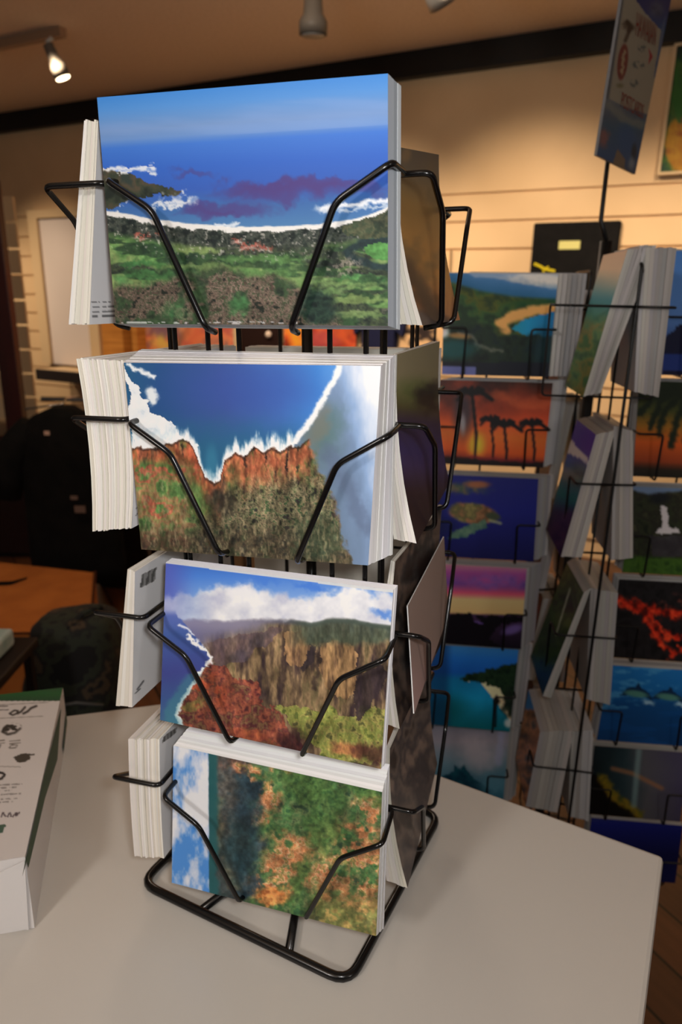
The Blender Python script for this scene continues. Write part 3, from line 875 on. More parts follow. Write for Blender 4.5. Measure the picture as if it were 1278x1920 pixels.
def art_gold_dusk(a):
    X, Y = a.X, a.Y
    a.grad([(250, (40, 46, 52)), (310, (60, 60, 56)), (370, (110, 84, 44)), (480, (150, 104, 48)), (560, (158, 104, 62)), (575, (84, 76, 72)), (612, (60, 54, 52))], Y - (X - 760) * .4)
    a.mottle([(36, 36, 30), (86, 70, 46)], 50, 2, .5 * sst(.5, .7, a.n(60, 1)))
    a.fill((34, 26, 26), .9 * a.line([(765, 490), (790, 530), (815, 590)], 14, .9, 8, 20))
    a.fill((120, 92, 60), .6 * a.ell(760, 290, 8, 14, .6))


def art_olive_dusk(a):
    X, Y = a.X, a.Y
    a.grad([(660, (122, 112, 86)), (730, (122, 112, 84)), (770, (70, 64, 40)), (800, (46, 36, 60)), (850, (48, 40, 84)), (880, (56, 44, 80)), (930, (46, 30, 34)), (1030, (36, 24, 24))], Y)
    a.mottle([(60, 80, 30), (96, 100, 56)], 20, 1, .6 * a.ell(790, 740, 40, 26, .7))
    a.fill((30, 20, 20), .8 * a.ell(815, 750, 22, 26, .6, 0, 16, 14))


def art_brown_rock(a):
    a.mottle([(30, 24, 22), (66, 54, 46), (92, 76, 66), (48, 44, 42), (36, 26, 22)], 40, 1, None, 1.6, .6)


def art_grey_rock(a):
    a.mottle([(52, 44, 40), (96, 84, 76), (60, 54, 54), (112, 96, 86)], 40, 5, None, 1.4, .7)


def art_mauve(a):
    a.grad([(1190, (150, 128, 118)), (1290, (172, 140, 134)), (1380, (186, 158, 150))], a.Y)
    a.fill((176, 116, 116), .5 * a.ell(745, 1250, 18, 50, .8))


def back_print(lines, bars):
    """a white card back with rows of small print and a bar code"""
    def f(a):
        a.fill((232, 233, 236))
        for x0, y0, x1, y1, w in lines:
            m = a.line([(x0, y0), (x1, y1)], w, .4)
            a.fill((92, 94, 98), .85 * m * (a.n(3.2, 5, 2, 1, .01) > .36))
        for x0, y0, x1, y1, y2, y3 in bars:
            q = a.poly([(x0, y0), (x1, y1), (x1 - 4, y2), (x0 - 4, y3)])
            a.fill((150, 150, 150), q)
            a.fill((96, 96, 96), q * (np.mod((a.X - x0) / 3.1 + .3 * np.floor((a.X - x0) / 5), 1) > .5))
    return f


def pj(P):
    q = CR.T @ (np.array(P) - EYE)
    return (639 + FPX * q[0] / q[1], 960 - FPX * q[2] / q[1])


# ================================================================== ROOM
WALL_A = np.array([-2.562, 5.798, 0.0])                  # a point of the back wall's face
WALL_ANG = radians(-27.854)
WU = np.array([cos(WALL_ANG), sin(WALL_ANG), 0.0])        # along the wall, to the right
WN = np.array([WU[1], -WU[0], 0.0])                       # out of the wall, towards the shop
CEIL = 2.605


def wl(s, d, z):
    return WALL_A + WU * s + WN * d + np.array([0, 0, z])


def on_wall(x, y, d=0.0):
    p = at_plane(x, y, WALL_A + WN * d, WN)
    return (p - WALL_A) @ WU, p[2]


def wall_box(mb, s0, s1, d0, d1, z0, z1):
    mb.hexa([wl(s0, d0, z0), wl(s1, d0, z0), wl(s1, d1, z0), wl(s0, d1, z0)],
            [wl(s0, d0, z1), wl(s1, d0, z1), wl(s1, d1, z1), wl(s0, d1, z1)])


M_WALL = mat('cream_wall_paint', (222, 190, 148), .6, .3, noise=(3, (214, 182, 140), 2))
M_CEIL = mat('tan_ceiling_paint', (230, 208, 186), .8, .2, noise=(60, (222, 200, 178), 3))
M_TRIM = mat('black_stained_trim', (8, 7, 7), .45, .3)
b = MB()
wall_box(b, -6.5, 6.5, -.12, -.014, 0, CEIL)
PITCH, Z0 = .1385, 1.912                                   # slat grooves
wall_box(b, -6.5, 6.5, -.014, 0, Z0 + .006, CEIL)
z = Z0
while z > .15:
    wall_box(b, -6.5, 6.5, -.014, 0, max(z - PITCH + .006, 0), z - .006)
    z -= PITCH
tag(b.build('wall_back', M_WALL), kind='structure')
b = MB()
wall_box(b, -6.5, 6.5, 0, .06, 2.485, CEIL)
tag(b.build('trim_1', M_TRIM), kind='structure')
b = MB()
b.prism([(-8.5, -2.5), (4.5, -2.5), (4.5, 9.5), (-8.5, 9.5)], CEIL, CEIL + .1)
tag(b.build('ceiling', M_CEIL), kind='structure')

# plank floor
fm = bpy.data.materials.new('dark_plank_floor')
fm.use_nodes = True
nt = fm.node_tree
bs = nt.nodes['Principled BSDF']
bs.inputs['Roughness'].default_value = .4
tc = nt.nodes.new('ShaderNodeTexCoord')
mp = nt.nodes.new('ShaderNodeMapping')
mp.inputs['Rotation'].default_value = (0, 0, radians(62))
bk = nt.nodes.new('ShaderNodeTexBrick')
bk.inputs['Scale'].default_value = 1.0
bk.inputs['Brick Width'].default_value = 1.2
bk.inputs['Row Height'].default_value = .12
bk.inputs['Mortar Size'].default_value = .004
bk.inputs['Color1'].default_value = [*srgb((120, 76, 48)), 1]
bk.inputs['Color2'].default_value = [*srgb((86, 56, 38)), 1]
bk.inputs['Mortar'].default_value = [*srgb((24, 16, 12)), 1]
ns = nt.nodes.new('ShaderNodeTexNoise')
ns.inputs['Scale'].default_value = 5
ns.inputs['Detail'].default_value = 6
mp2 = nt.nodes.new('ShaderNodeMapping')
mp2.inputs['Scale'].default_value = (1.2, 12, 1)
mx = nt.nodes.new('ShaderNodeMix')
mx.data_type = 'RGBA'
mx.blend_type = 'MULTIPLY'
mx.inputs[0].default_value = .6
L = nt.links.new
L(tc.outputs['Object'], mp.inputs['Vector'])
L(mp.outputs['Vector'], bk.inputs['Vector'])
L(mp.outputs['Vector'], mp2.inputs['Vector'])
L(mp2.outputs['Vector'], ns.inputs['Vector'])
L(bk.outputs['Color'], mx.inputs[6])
L(ns.outputs['Fac'], mx.inputs[7])
L(mx.outputs[2], bs.inputs['Base Color'])
b = MB()
b.prism([(-8.5, -2.5), (4.5, -2.5), (4.5, 9.5), (-8.5, 9.5)], -.1, 0)
o = tag(b.build('floor', fm, origin=(0, 0, 0)), kind='structure')

# ================================================================== COUNTER
M_TOP = mat('white_laminate', (201, 196, 188), .27, .35, noise=(2.5, (205, 200, 192), 2))
c1, c2 = np.array([.108, .645]), np.array([.303, .532])
e1 = (c2 - c1) / np.linalg.norm(c2 - c1)
e2 = np.array([.220, .373]) - c2
e2 /= np.linalg.norm(e2)
l1, l2 = np.array([-.222, .773]), np.array([-.328, .744])
d2 = (l2 - l1) / np.linalg.norm(l2 - l1)
A_ = np.array([[-e1[0], -d2[0]], [-e1[1], -d2[1]]])
t = np.linalg.solve(A_, l1 - c1)[0]
pk = c1 - e1 * t
poly = [tuple(c2 + e2 * .62), tuple(c2), tuple(pk), tuple(l1 + d2 * .75), (-.98, -.02)]
ctr = empty('display_counter', (-.3, .3, 0), 'white topped counter that carries the wire postcard rack', 'counter')
b = MB()
b.prism(poly[::-1], TZ - .03, TZ)
b.build('counter_top', M_TOP, ctr, bevel=.004)
b = MB()
cen = np.mean(np.array(poly), 0)
b.prism([tuple(cen + (np.array(p) - cen) * .93) for p in poly[::-1]], .08, TZ - .0302)
b.build('cabinet_body', mat('dark_cabinet', (26, 20, 18), .5, .3), ctr)
b = MB()
b.prism([tuple(cen + (np.array(p) - cen) * .88) for p in poly[::-1]], 0, .08)
b.build('plinth', M_TRIM, ctr)

# ================================================================== COUNTERTOP RACK
RR = m3('Z', radians(-16.78)) @ m3('Y', radians(-1.23))
OR = np.array([-.0565, .4241, CZ])


def W(x, y, z):
    return OR + RR @ np.array([x, y, z])


def on_y(px, py, y):
    """point of the rack's own frame at depth y"""
    d = RR.T @ ray(px, py)
    o = RR.T @ (EYE - OR)
    return o + d * ((y - o[1]) / d[1])


def PW(px, py, y):
    return W(*on_y(px, py, y))


ZT = [-.0189, -.1609, -.3028, -.4439]
AX = (-.007, .122)
BASE_C = np.array([-.033, .531])
BU = np.array([cos(radians(-26.77)), sin(radians(-26.77))])
BV = np.array([-BU[1], BU[0]])


def bp(u, v, z=.0042):
    q = BASE_C + BU * u + BV * v
    return (q[0], q[1], TZ + z)


rack = empty('countertop_postcard_rack', (*BASE_C, TZ), 'black wire four sided postcard rack standing on the white counter', 'postcard rack')
b = MB()
h = .0995
b.tube([bp(-h, -h), bp(h, -h), bp(h, h), bp(-h, h)], .0038, 10, .016, closed=True)
b.build('base_frame', WIRE, rack, True)
for k, (p, q) in enumerate((((-.037, -h), (-.012, 0)), ((.048, -h), (.006, 0)), ((-.04, h), (-.012, 0)), ((.04, h), (.006, 0)))):
    b = MB()
    b.tube([bp(*p), bp(*q)], .0034, 8)
    b.build('base_spoke', WIRE, rack, True)
b = MB()
b.lathe(bp(0, 0, .0005), (0, 0, 1), [(0, .016), (.010, .016), (.013, .008), (.03, .007)])
b.build('swivel_hub', WIRE, rack, True)
b = MB()
pb = W(*AX, -.462)
b.tube([bp(0, 0, .012), pb, W(*AX, .06)], .0042, 10)
b.build('centre_pole', WIRE, rack, True)
ups = [(-.068, .035), (-.044, .035), (-.022, .035), (.039, .035), (.062, .035),
       (-.062, .205), (-.035, .205), (.03, .205), (.06, .205), (-.092, .07), (-.092, .15), (.064, .075), (.064, .165)]
for x, y in ups:
    b = MB()
    b.tube([W(x, y, -.452), W(x, y, .058)], .0017, 8)
    b.build('upright', WIRE, rack, True)
for z in (-.452, .058):
    b = MB()
    b.tube([W(-.092, .035, z), W(.064, .035, z), W(.064, .205, z), W(-.092, .205, z)], .0018, 8, .008, closed=True)
    b.tube([W(-.092, .122, z), W(.064, .122, z)], .0016, 8)
    b.build('hoop', WIRE, rack, True)


def pocket(face, zt, tip=.085):
    """two bent arms of one pocket; lateral a, outward o (0 = core plane)"""
    if face == 'front':
        f = lambda a, o, z: W(a, .035 - o, z)
        dep = .035
    elif face == 'left':
        f = lambda a, o, z: W(-.094 - o, .093 + a, z)
        dep = .040
    elif face == 'right':
        f = lambda a, o, z: W(.070 + o, .121 + a, z)
        dep = .028
    else:
        f = lambda a, o, z: W(-.007 - a, .207 + o, z)
        dep = .034
    for s in (-1, 1):
        b = MB()
        b.tube([f(s * .05, 0, zt + .0829), f(s * (tip - .001), 0, zt + .0829), f(s * tip, dep + .001, zt + .0829), f(s * .0551, dep + .003, zt + .0651),
                f(s * .0267, dep, zt - .0005), f(s * .0267, dep - .012, zt - .003)], .0019, 8, .0055)
        b.build('pocket_arm', WIRE, rack, True)


for zt in ZT:
    for fc in ('front', 'left', 'right', 'back'):
        pocket(fc, zt)

# ------------------------------------------------------------------ cards in that rack
TIER = ['top', 'second', 'third', 'bottom']


def quad(px, ys):
    return [PW(x, y, d) for (x, y), d in zip(px, ys)]


def shift(q, v):
    d = RR @ np.array(v)
    return [np.array(p) + d for p in q]


# front, tier by tier: corner pixels of the picture TL TR BR BL, depth of each corner
fpx = [[(182, 183), (727, 138), (727, 611), (217, 607)], [(232, 680), (714, 686), (690, 1060), (265, 1030)],
       [(311, 1054), (737, 1106), (714, 1442), (300, 1350)], [(325, 1398), (716, 1485), (705, 1755), (322, 1655)]]
fys = [(.010, .006, .005, .008), (.007, .004, .014, .012), (.026, .026, .006, .006), (.021, .021, .006, .006)]
arts = [art_bay, art_reef_cliff, art_canyon, art_waterfall_valley]
gains = [.94, 1.0, 1.1, 1.2]
labs = ['postcard of a blue bay with beach and green valley, front of top tier',
        'postcard of surf breaking under orange green cliffs, front of second tier',
        'postcard of clouds over red brown ridges by the sea, front of third tier',
        'sideways postcard of sky strip and orange green valley, front of bottom tier']
FQ = [quad(p, y) for p, y in zip(fpx, fys)]
n_ = [4, 9, 3, 10]
BQ = [shift(FQ[0], (.003, .010, -.002)),
      [PW(262, 657, .031), PW(741, 667, .031), PW(731, 1042, .031), PW(290, 1010, .031)],
      shift(FQ[2], (.0012, .0035, .001)),
      [PW(352, 1366, .0325), PW(729, 1438, .0325), PW(718, 1742, .0245), PW(340, 1640, .0245)]]
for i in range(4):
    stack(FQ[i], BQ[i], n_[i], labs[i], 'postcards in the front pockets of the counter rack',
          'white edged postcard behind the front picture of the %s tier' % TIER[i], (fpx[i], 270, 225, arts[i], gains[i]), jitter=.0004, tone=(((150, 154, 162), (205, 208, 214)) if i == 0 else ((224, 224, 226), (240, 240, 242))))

# left side: near edge outlines in the rack's frame, outer (front) and inner (back) cards
YN, YF = .0165, .184
lef = [((-.108, .100), (-.135, -.018), (-.0995, .099), (-.121, -.018), 8),
       ((-.132, -.040), (-.1345, -.161), (-.0965, -.041), (-.1035, -.156), 22),
       ((-.1085, -.187), (-.131, -.302), (-.104, -.188), (-.120, -.301), 4),
       ((-.123, -.330), (-.129, -.443), (-.0965, -.325), (-.1025, -.438), 18)]


def left_quad(t_, b_):
    return [W(t_[0], YF, t_[1]), W(t_[0], YN, t_[1]), W(b_[0], YN, b_[1]), W(b_[0], YF, b_[1])]


bkp = [back_print([(165, 567, 202, 566, 1.2), (163, 576, 217, 574, 1.5), (163, 585, 217, 583, 1.5), (162, 593, 217, 592, 1.8)], []),
       back_print([(246, 955, 262, 940, 1.2), (246, 970, 258, 955, 1)], [(228, 680, 250, 680, 712, 712)]),
       back_print([(250, 1292, 262, 1276, 1.6), (246, 1300, 256, 1290, 1)], [(262, 1076, 290, 1062, 1088, 1102)]),
       back_print([], [(304, 1380, 330, 1362, 1376, 1394)])]
nm = ['top', 'thick second', 'thin third', 'thick bottom']
for i, (to, bo, ti, bi, n) in enumerate(lef):
    Fq, Bq = left_quad(to, bo), left_quad(ti, bi)
    bc = [pj(Bq[1]), pj(Bq[0]), pj(Bq[3]), pj(Bq[2])]
    stack(Fq, Bq, n, 'outermost postcard of the %s tier left hand pile, turned away' % TIER[i], 'postcards in the left pockets of the counter rack',
          'white edged postcard inside the %s tier left hand pile' % nm[i], None, (bc, 110, 150, bkp[i], 1.0),
          'white backed postcard facing the pole in the %s tier left pile' % TIER[i], jitter=.0008,
          tone=((222, 216, 206), (246, 243, 237)), bow=(0, .0035, 0, -.001)[i])


# right side: TL near top, TR far top, BR far bottom, BL near bottom
def rq(*p):
    return [W(*q) for q in p]


R1 = [W(.0765, .046, .080), PW(822, 290, .20), PW(862, 600, .20), W(.0945, .044, -.0185)]
R2 = [W(.0785, .046, -.036), PW(824, 640, .205), PW(842, 905, .205), W(.0945, .044, -.157)]
R3 = [W(.080, .046, -.172), W(.086, .205, -.176), W(.0935, .205, -.300), W(.0855, .046, -.300)]
R4 = [W(.0785, .046, -.318), W(.082, .205, -.320), W(.0905, .205, -.440), W(.095, .042, -.436)]
rights = [(R1, 6, art_gold_dusk, 'golden dusk postcard in the top tier right pocket', .013), (R2, 6, art_olive_dusk, 'olive and purple dusk postcard in the second tier right pocket', .010),
          (R3, 4, art_brown_rock, 'dark brown rock postcard in the third tier right pocket', .005), (R4, 6, art_grey_rock, 'grey brown rock postcard in the bottom tier right pocket', .011)]
for i, (Q, n, art, lab, th) in enumerate(rights):
    Bq = [Q[0] + RR @ [-.0025, .001, 0], Q[1] + RR @ [-th * .5, 0, 0], Q[2] + RR @ [-th, 0, 0], Q[3] + RR @ [-th - .003, .001, .001]]
    stack(Q, Bq, n, lab, 'postcards in the right pockets of the counter rack', 'postcard edge behind the dark picture in the %s tier right pocket' % TIER[i],
          ([pj(q) for q in Q], 50, 60, art, 1.6), jitter=.0004, tone=((206, 200, 190), (236, 232, 226)), bow=.0045)
Qp = [W(.0885, .050, -.205), W(.0885, .205, -.205), W(.0952, .205, -.279), W(.0965, .042, -.283)]
tag(card('postcard', Qp, .0008, ([pj(q) for q in Qp], 30, 40, art_mauve, 1.2)), 'pale mauve postcard leaning out of the third tier right pocket', 'postcard', 'postcards in the right pockets of the counter rack')

# rear pockets: only the white backs show between the tiers
for i, (zt, n) in enumerate(((-.0435, 4), (-.184, 4))):
    Fq = rq((.076, .2335, zt), (-.096, .2335, zt), (-.096, .2335, zt - .121), (.076, .2335, zt - .121))
    Bq = rq((.076, .2125, zt), (-.096, .2125, zt), (-.096, .2125, zt - .121), (.076, .2125, zt - .121))
    stack(Fq, Bq, n, 'rearmost postcard in the %s tier rear pocket, facing away' % TIER[i + 1], 'postcards in the rear pockets of the counter rack', 'white backed postcard seen between the tiers in the %s tier rear pocket' % TIER[i + 1])

# ================================================================== FLOOR SPINNER
SY = radians(-6)
SU = np.array([cos(SY), sin(SY), 0.0])
SV = np.array([-sin(SY), cos(SY), 0.0])
SA = np.array([.395, 1.146, 0.0])


def S(u, v, z):
    return SA + SU * u + SV * v + np.array([0, 0, z])


def on_v(px, py, v):
    return at_plane(px, py, SA + SV * v, SV)


spin = empty('postcard_spinner', tuple(SA), 'tall black wire postcard spinner standing on the floor behind the counter', 'spinner')
b = MB()
b.tube([S(0, 0, .05), S(0, 0, 1.47)], .009, 12)
b.build('centre_pole', DWIRE, spin, True)
for k in range(4):
    b = MB()
    w = radians(45 + 90 * k)
    b.tube([S(0, 0, .06), S(.27 * cos(w), .27 * sin(w), .03), S(.30 * cos(w), .30 * sin(w), .004)], .011, 8)
    b.build('foot', DWIRE, spin, True)
wings = [[(-.25, -.018), (-.165, -.018), (-.07, -.018)], [(.062, -.018), (.15, -.018), (.245, -.018)], [(0, -.205), (0, -.14), (0, -.075)], [(0, .08), (0, .2)]]
for wg in wings:
    b = MB()
    ends = [wg[0], wg[-1]]
    zt_ = 1.43 if wg[0][0] == 0 else 1.39
    b.tube([S(*ends[0], .30), S(*ends[0], zt_), S(*ends[1], zt_), S(*ends[1], .30)], .0022, 6, .01, closed=True)
    for q in wg[1:-1]:
        b.tube([S(*q, .41), S(*q, zt_)], .0018, 6)
    inner = min(ends, key=lambda q: q[0] ** 2 + q[1] ** 2)
    for zz in (.43, .9, 1.37):
        b.tube([S(0, 0, zz), S(*inner, zz)], .0022, 6)
    b.build('wing_frame', DWIRE, spin, True)


def spin_arm(pts):
    b = MB()
    b.tube(pts, .0017, 6, .006)
    b.build('pocket_arm', DWIRE, spin, True)


def flat_cards(px, label, art, n, gain, group, inlab, dv, du, grid, vt=-.047, vb=-.064, width=None):
    (tl, tr, br, bl) = px
    TL, BL = on_v(*tl, vt), on_v(*bl, vb)
    if width:
        TR, BR = TL + SU * width, BL + SU * width
        px = (tl, pj(TR), pj(BR), bl)
    else:
        TR, BR = on_v(*tr, vt), on_v(*br, vb)
    Q = [TL, TR, BR, BL]
    k = [q + SU * du + SV * dv + np.array([0, 0, .003]) for q in (TL, TR)] + [q + SU * du + SV * (dv + .012) for q in (BR, BL)]
    stack(Q, k, n, label, group, inlab, (px, grid[0], grid[1], art, gain), jitter=.0012, tone=((150, 150, 152), (196, 194, 192)), th=.0022)
    ul, ur = (BL - SA) @ SU, (BR - SA) @ SU
    zb, zm = BL[2], (BL[2] + TL[2]) / 2 - .004
    for s, ue in ((1, ul - .003), (-1, ur + .003)):
        spin_arm([S(ue, -.018, zm), S(ue, -.074, zm), S(ue + s * .036, -.074, zm), S(ue + s * .034, -.074, zb - .003), S(ue + s * .034, -.018, zb - .003)])


F1 = [([(833, 512), (1046, 515), (1028, 707), (828, 702)], 'green hills and turquoise cove postcard, top of spinner left column', art_bay_painting),
      ([(824, 712), (1036, 718), (1018, 877), (814, 869)], 'orange sunset with black palms postcard, under the turquoise cove one', art_sunset_palms),
      ([(814, 889), (1009, 898), (1000, 1053), (804, 1042)], 'deep blue sea turtle postcard on the spinner', art_turtle),
      ([(800, 1056), (987, 1066), (976, 1217), (790, 1203)], 'pink and purple sunset shore postcard, below the sea turtle one', art_pink_sunset),
      ([(790, 1207), (972, 1218), (955, 1372), (778, 1356)], 'white beach and teal water postcard on the spinner', art_beach),
      ([(776, 1358), (954, 1373), (942, 1514), (766, 1496)], 'pale breaking wave postcard, lowest of spinner left column', art_wave)]
desc = ['turquoise cove', 'black palms', 'sea turtle', 'pink sunset', 'white beach', 'pale wave']
for (px, lab, art), dsc in zip(F1, desc):
    flat_cards(px, lab, art, 7, 1.75, 'postcards in the left column of the spinner', 'grey edged postcard behind the %s card on the spinner' % dsc, .022, .046 if dsc == 'turquoise cove' else .027, (80, 66))
F4 = [([(1262, 470), 0, 0, (1240, 703)], 'blue sky and dark peak postcard, top of spinner right column', art_blue_peak),
      ([(1198, 714), 0, 0, (1186, 893)], 'orange dusk with drooping palm fronds postcard on the spinner', art_orange_palm),
      ([(1187, 912), 0, 0, (1166, 1073)], 'waterfall and green lawn postcard on the spinner', art_waterfall),
      ([(1160, 1086), 0, 0, (1146, 1232)], 'black rock with red lava postcard on the spinner', art_lava),
      ([(1142, 1247), 0, 0, (1118, 1387)], 'two dolphins in blue water postcard on the spinner', art_dolphins),
      ([(1114, 1398), 0, 0, (1100, 1526)], 'dim rainbow over dark slope postcard on the spinner', art_rainbow),
      ([(1108, 1533), 0, 0, (1096, 1640)], 'navy blue postcard, lowest of spinner right column', art_navy)]
desc = ['dark peak', 'drooping fronds', 'waterfall', 'red lava', 'dolphins', 'rainbow', 'navy blue']
for (px, lab, art), dsc in zip(F4, desc):
    flat_cards(px, lab, art, 5, 1.35, 'postcards in the right column of the spinner', 'pale edged postcard behind the %s card on the spinner' % dsc, .020, -.004, (80, 66), width=.163)

VN, VF = -.2, -.075


def wing_stack(ft, fb, bt, bb, n, label, art, group, inlab, backlab, facing, gain=1.6, grid=(30, 60)):
    """portrait cards in the wing that points at the camera; near edge outlines of first and last card"""
    a_, b_, c_, d_ = [on_v(*p, VN) for p in (ft, fb, bt, bb)]
    far = SV * (VF - VN)
    if facing == 'left':       # seen from the left: far edge is on the left
        Q, K = [a_ + far, a_, b_, b_ + far], [c_ + far, c_, d_, d_ + far]
    else:
        Q, K = [a_, a_ + far, b_ + far, b_], [c_, c_ + far, d_ + far, d_]
    fr = ([pj(q) for q in Q], grid[0], grid[1], art, gain) if art else None
    stack(Q, K, n, label, group, inlab, fr, None, backlab, jitter=.0008, tone=((150, 148, 148), (186, 184, 182)))


GL, GR = 'postcards on the left face of the near spinner wing', 'postcards on the right face of the near spinner wing'
wing_stack((1176, 468), (1093, 744), (1190, 467), (1104, 741), 3, 'peach and green upright postcard, top of near spinner wing', art_peach_green, GL, 'card edge behind the peach and green postcard', None, 'left')
wing_stack((1200, 460), (1107, 741), (1223, 460), (1121, 738), 4, 'slanting white edged postcard beside the peach and green pile', None, GL, 'white edge in the slanting pile at the top of near spinner wing', None, 'left')
wing_stack((1117, 815), (1051, 1044), (1147, 808), (1084, 1045), 6, 'purple and teal upright postcard leaning on the near spinner wing', art_purple_fall, GL, 'white edge in the pile of the purple and teal postcard', None, 'left')
wing_stack((1094, 1112), (1017, 1305), (1101, 1107), (1025, 1307), 2, 'dark green upright postcard in a thin slanting pile on the spinner', art_dark_green, GL, 'white edged postcard behind the dark green upright one', None, 'left')
wing_stack((1012, 1372), (985, 1512), (1066, 1370), (1036, 1522), 7, 'orange brown upright postcard, lowest of near spinner wing left face', art_orange_brown, GL, 'card edge in the lowest left pile of near spinner wing', None, 'left')
wing_stack((1268, 465), (1234, 745), (1210, 465), (1194, 736), 8, 'rightmost postcard of the upright pile topping the spinner wing', None, GR, 'grey edge in the tall upright pile topping the spinner wing', 'grey card back at the left of the upright topmost pile', 'right')
wing_stack((1186, 808), (1186, 1046), (1156, 800), (1152, 1050), 6, 'rightmost postcard of the upright pile beside the purple and teal card', None, GR, 'white edge in the upright pile beside the purple and teal card', 'grey card back beside the purple and teal card', 'right')
wing_stack((1158, 1112), (1143, 1322), (1114, 1104), (1104, 1312), 7, 'rightmost postcard of the upright pile beside the dark green card', None, GR, 'white edge in the upright pile beside the dark green card', 'grey card back beside the dark green card', 'right')
wing_stack((1112, 1370), (1103, 1540), (1078, 1372), (1071, 1532), 6, 'rightmost postcard of the lowest upright pile on the spinner wing', None, GR, 'grey edge in the lowest right pile of the near spinner wing', 'grey card back in the lowest right pile of the spinner wing', 'right')
for (lx, ly), (rx, ry), yb in (((1043, 572), (1268, 577), 750), ((1080, 907), (1192, 910), 1052), ((1042, 1190), (1156, 1198), 1318), ((1000, 1437), (1112, 1450), 1540)):
    p0, p1 = on_v(lx, ly, -.206), on_v(rx, ry, -.206)
    mid = S(0, -.206, (p0[2] + p1[2]) / 2)
    zb = on_v(1080, yb, -.2)[2]
    for p in (p0, p1):
        q = p + SV * .045
        r_ = np.array([q[0], q[1], zb])
        m_ = S(0, -.161, zb)
        spin_arm([mid, p, q, r_, m_])



def art_maroon(a):
    a.mottle([(30, 10, 14), (70, 18, 26), (44, 14, 30), (84, 30, 30)], 40, 2)


def art_dusk_violet(a):
    a.mottle([(20, 14, 26), (40, 22, 40), (26, 16, 20)], 40, 3)


for k, (zt_, art, dsc) in enumerate(((1.40, art_dusk_violet, 'dark violet'), (1.215, art_maroon, 'dark red'), (1.03, art_dusk_violet, 'dark violet'), (.845, art_maroon, 'dark red'), (.66, art_dusk_violet, 'dark violet'))):
    zb_ = zt_ - .174
    pos = ('topmost', 'upper', 'middle', 'lower', 'lowest')[k]
    for sd in (-1, 1):
        Q = [S(sd * .020, .21, zt_), S(sd * .020, .08, zt_), S(sd * .038, .08, zb_), S(sd * .038, .21, zb_)]
        if sd > 0:
            Q = [Q[1], Q[0], Q[3], Q[2]]
        K = [q - SU * sd * .014 for q in Q]
        gr = 'postcards on the %s face of the far spinner wing' % ('left' if sd < 0 else 'right')
        stack(Q, K, 4, '%s %s postcard on the far spinner wing, %s face' % (pos, dsc, 'left' if sd < 0 else 'right'), gr, 'edge in the %s pile on the %s face of the far spinner wing' % (pos, 'left' if sd < 0 else 'right'),
              ([pj(q) for q in Q], 20, 30, art, 1.3), tone=((150, 148, 148), (186, 184, 182)))

# header sign standing in the spinner's pole
ang = radians(90 - 35.6)
SD = np.array([cos(ang), sin(ang), 0])
SN = np.array([SD[1], -SD[0], 0])
SP = np.array([.393, 1.150, 0])


def sgn(d, z, o=0.0):
    return SP + SD * d + SN * o + np.array([0, 0, z])


def art_sign(a):
    X, Y = a.X, a.Y
    a.fill((150, 142, 124))
    a.grad([(-60, (38, 46, 96)), (20, (44, 50, 104)), (66, (40, 76, 122)), (90, (50, 74, 112))], Y, a.poly([(1172, -80), (1188, 2), (1204, 30), (1228, 56), (1236, 66), (1222, 160), (1240, 160), (1290, 0), (1290, -80)], 2, 10))
    a.fill((96, 106, 128), .7 * a.poly([(1236, 62), (1246, 30), (1234, 140), (1222, 160)]))
    a.mottle([(70, 74, 84), (110, 112, 116)], 10, 1, .6 * a.ell(1228, 22, 14, 16, .6))
    a.fill((80, 84, 90), .9 * a.line([(1165, -20), (1118, 292)], 6, .4))
    low = sst(0, 3, Y - np.interp(X, [1110, 1134, 1170, 1215], [180, 192, 210, 226]))
    a.grad([(195, (104, 108, 116)), (225, (80, 92, 106)), (245, (58, 88, 112)), (300, (46, 80, 122)), (330, (70, 80, 100))], Y, low)
    a.fill((124, 126, 116), .7 * a.line([(1138, 205), (1165, 232), (1200, 244)], 7, .7, 4, 10))
    a.fill((44, 84, 130), .8 * a.ell(1172, 268, 16, 26, .5, -.3))
    a.fill((150, 92, 84), .8 * a.ell(1130, 262, 9, 14, .6, 0, 6, 8))
    a.fill((130, 106, 82), .9 * a.poly([(1142, 318), (1154, 282), (1168, 300), (1172, 330), (1142, 330)], 2, 8))
    a.fill((34, 42, 52), .9 * a.ell(1186, 290, 5, 14, .5))
    a.fill((150, 156, 160), .7 * a.ell(1182, 308, 6, 10, .6))
    # red long board with a pale flower, palm behind
    a.fill((64, 48, 36), .8 * a.line([(1168, 88), (1178, 60), (1172, 50)], 3, .7) + .7 * a.ell(1174, 58, 9, 9, .6, 0, 8, 8))
    a.fill((112, 44, 36), .9 * a.ell(1163, 128, 9, 34, .12, .12))
    a.fill((166, 150, 116), .9 * a.line([(1166, 106), (1164, 128), (1162, 150)], 2.6, .6, 4, 6))
    a.fill((96, 88, 50), .6 * a.ell(1158, 172, 6, 4, .6))
    # three short lines of blurred script and an arrow
    for x, y, w in ((1198, 101, 8), (1192, 134, 11), (1184, 168, 8)):
        a.fill((64, 78, 80), .85 * sst(.45, .55, a.n(4.5, int(y))) * a.ell(x, y, w, 7, .3, .2))
    a.fill((150, 34, 42), .95 * a.poly([(1211, 100), (1220, 118), (1210, 134), (1213, 117)]))


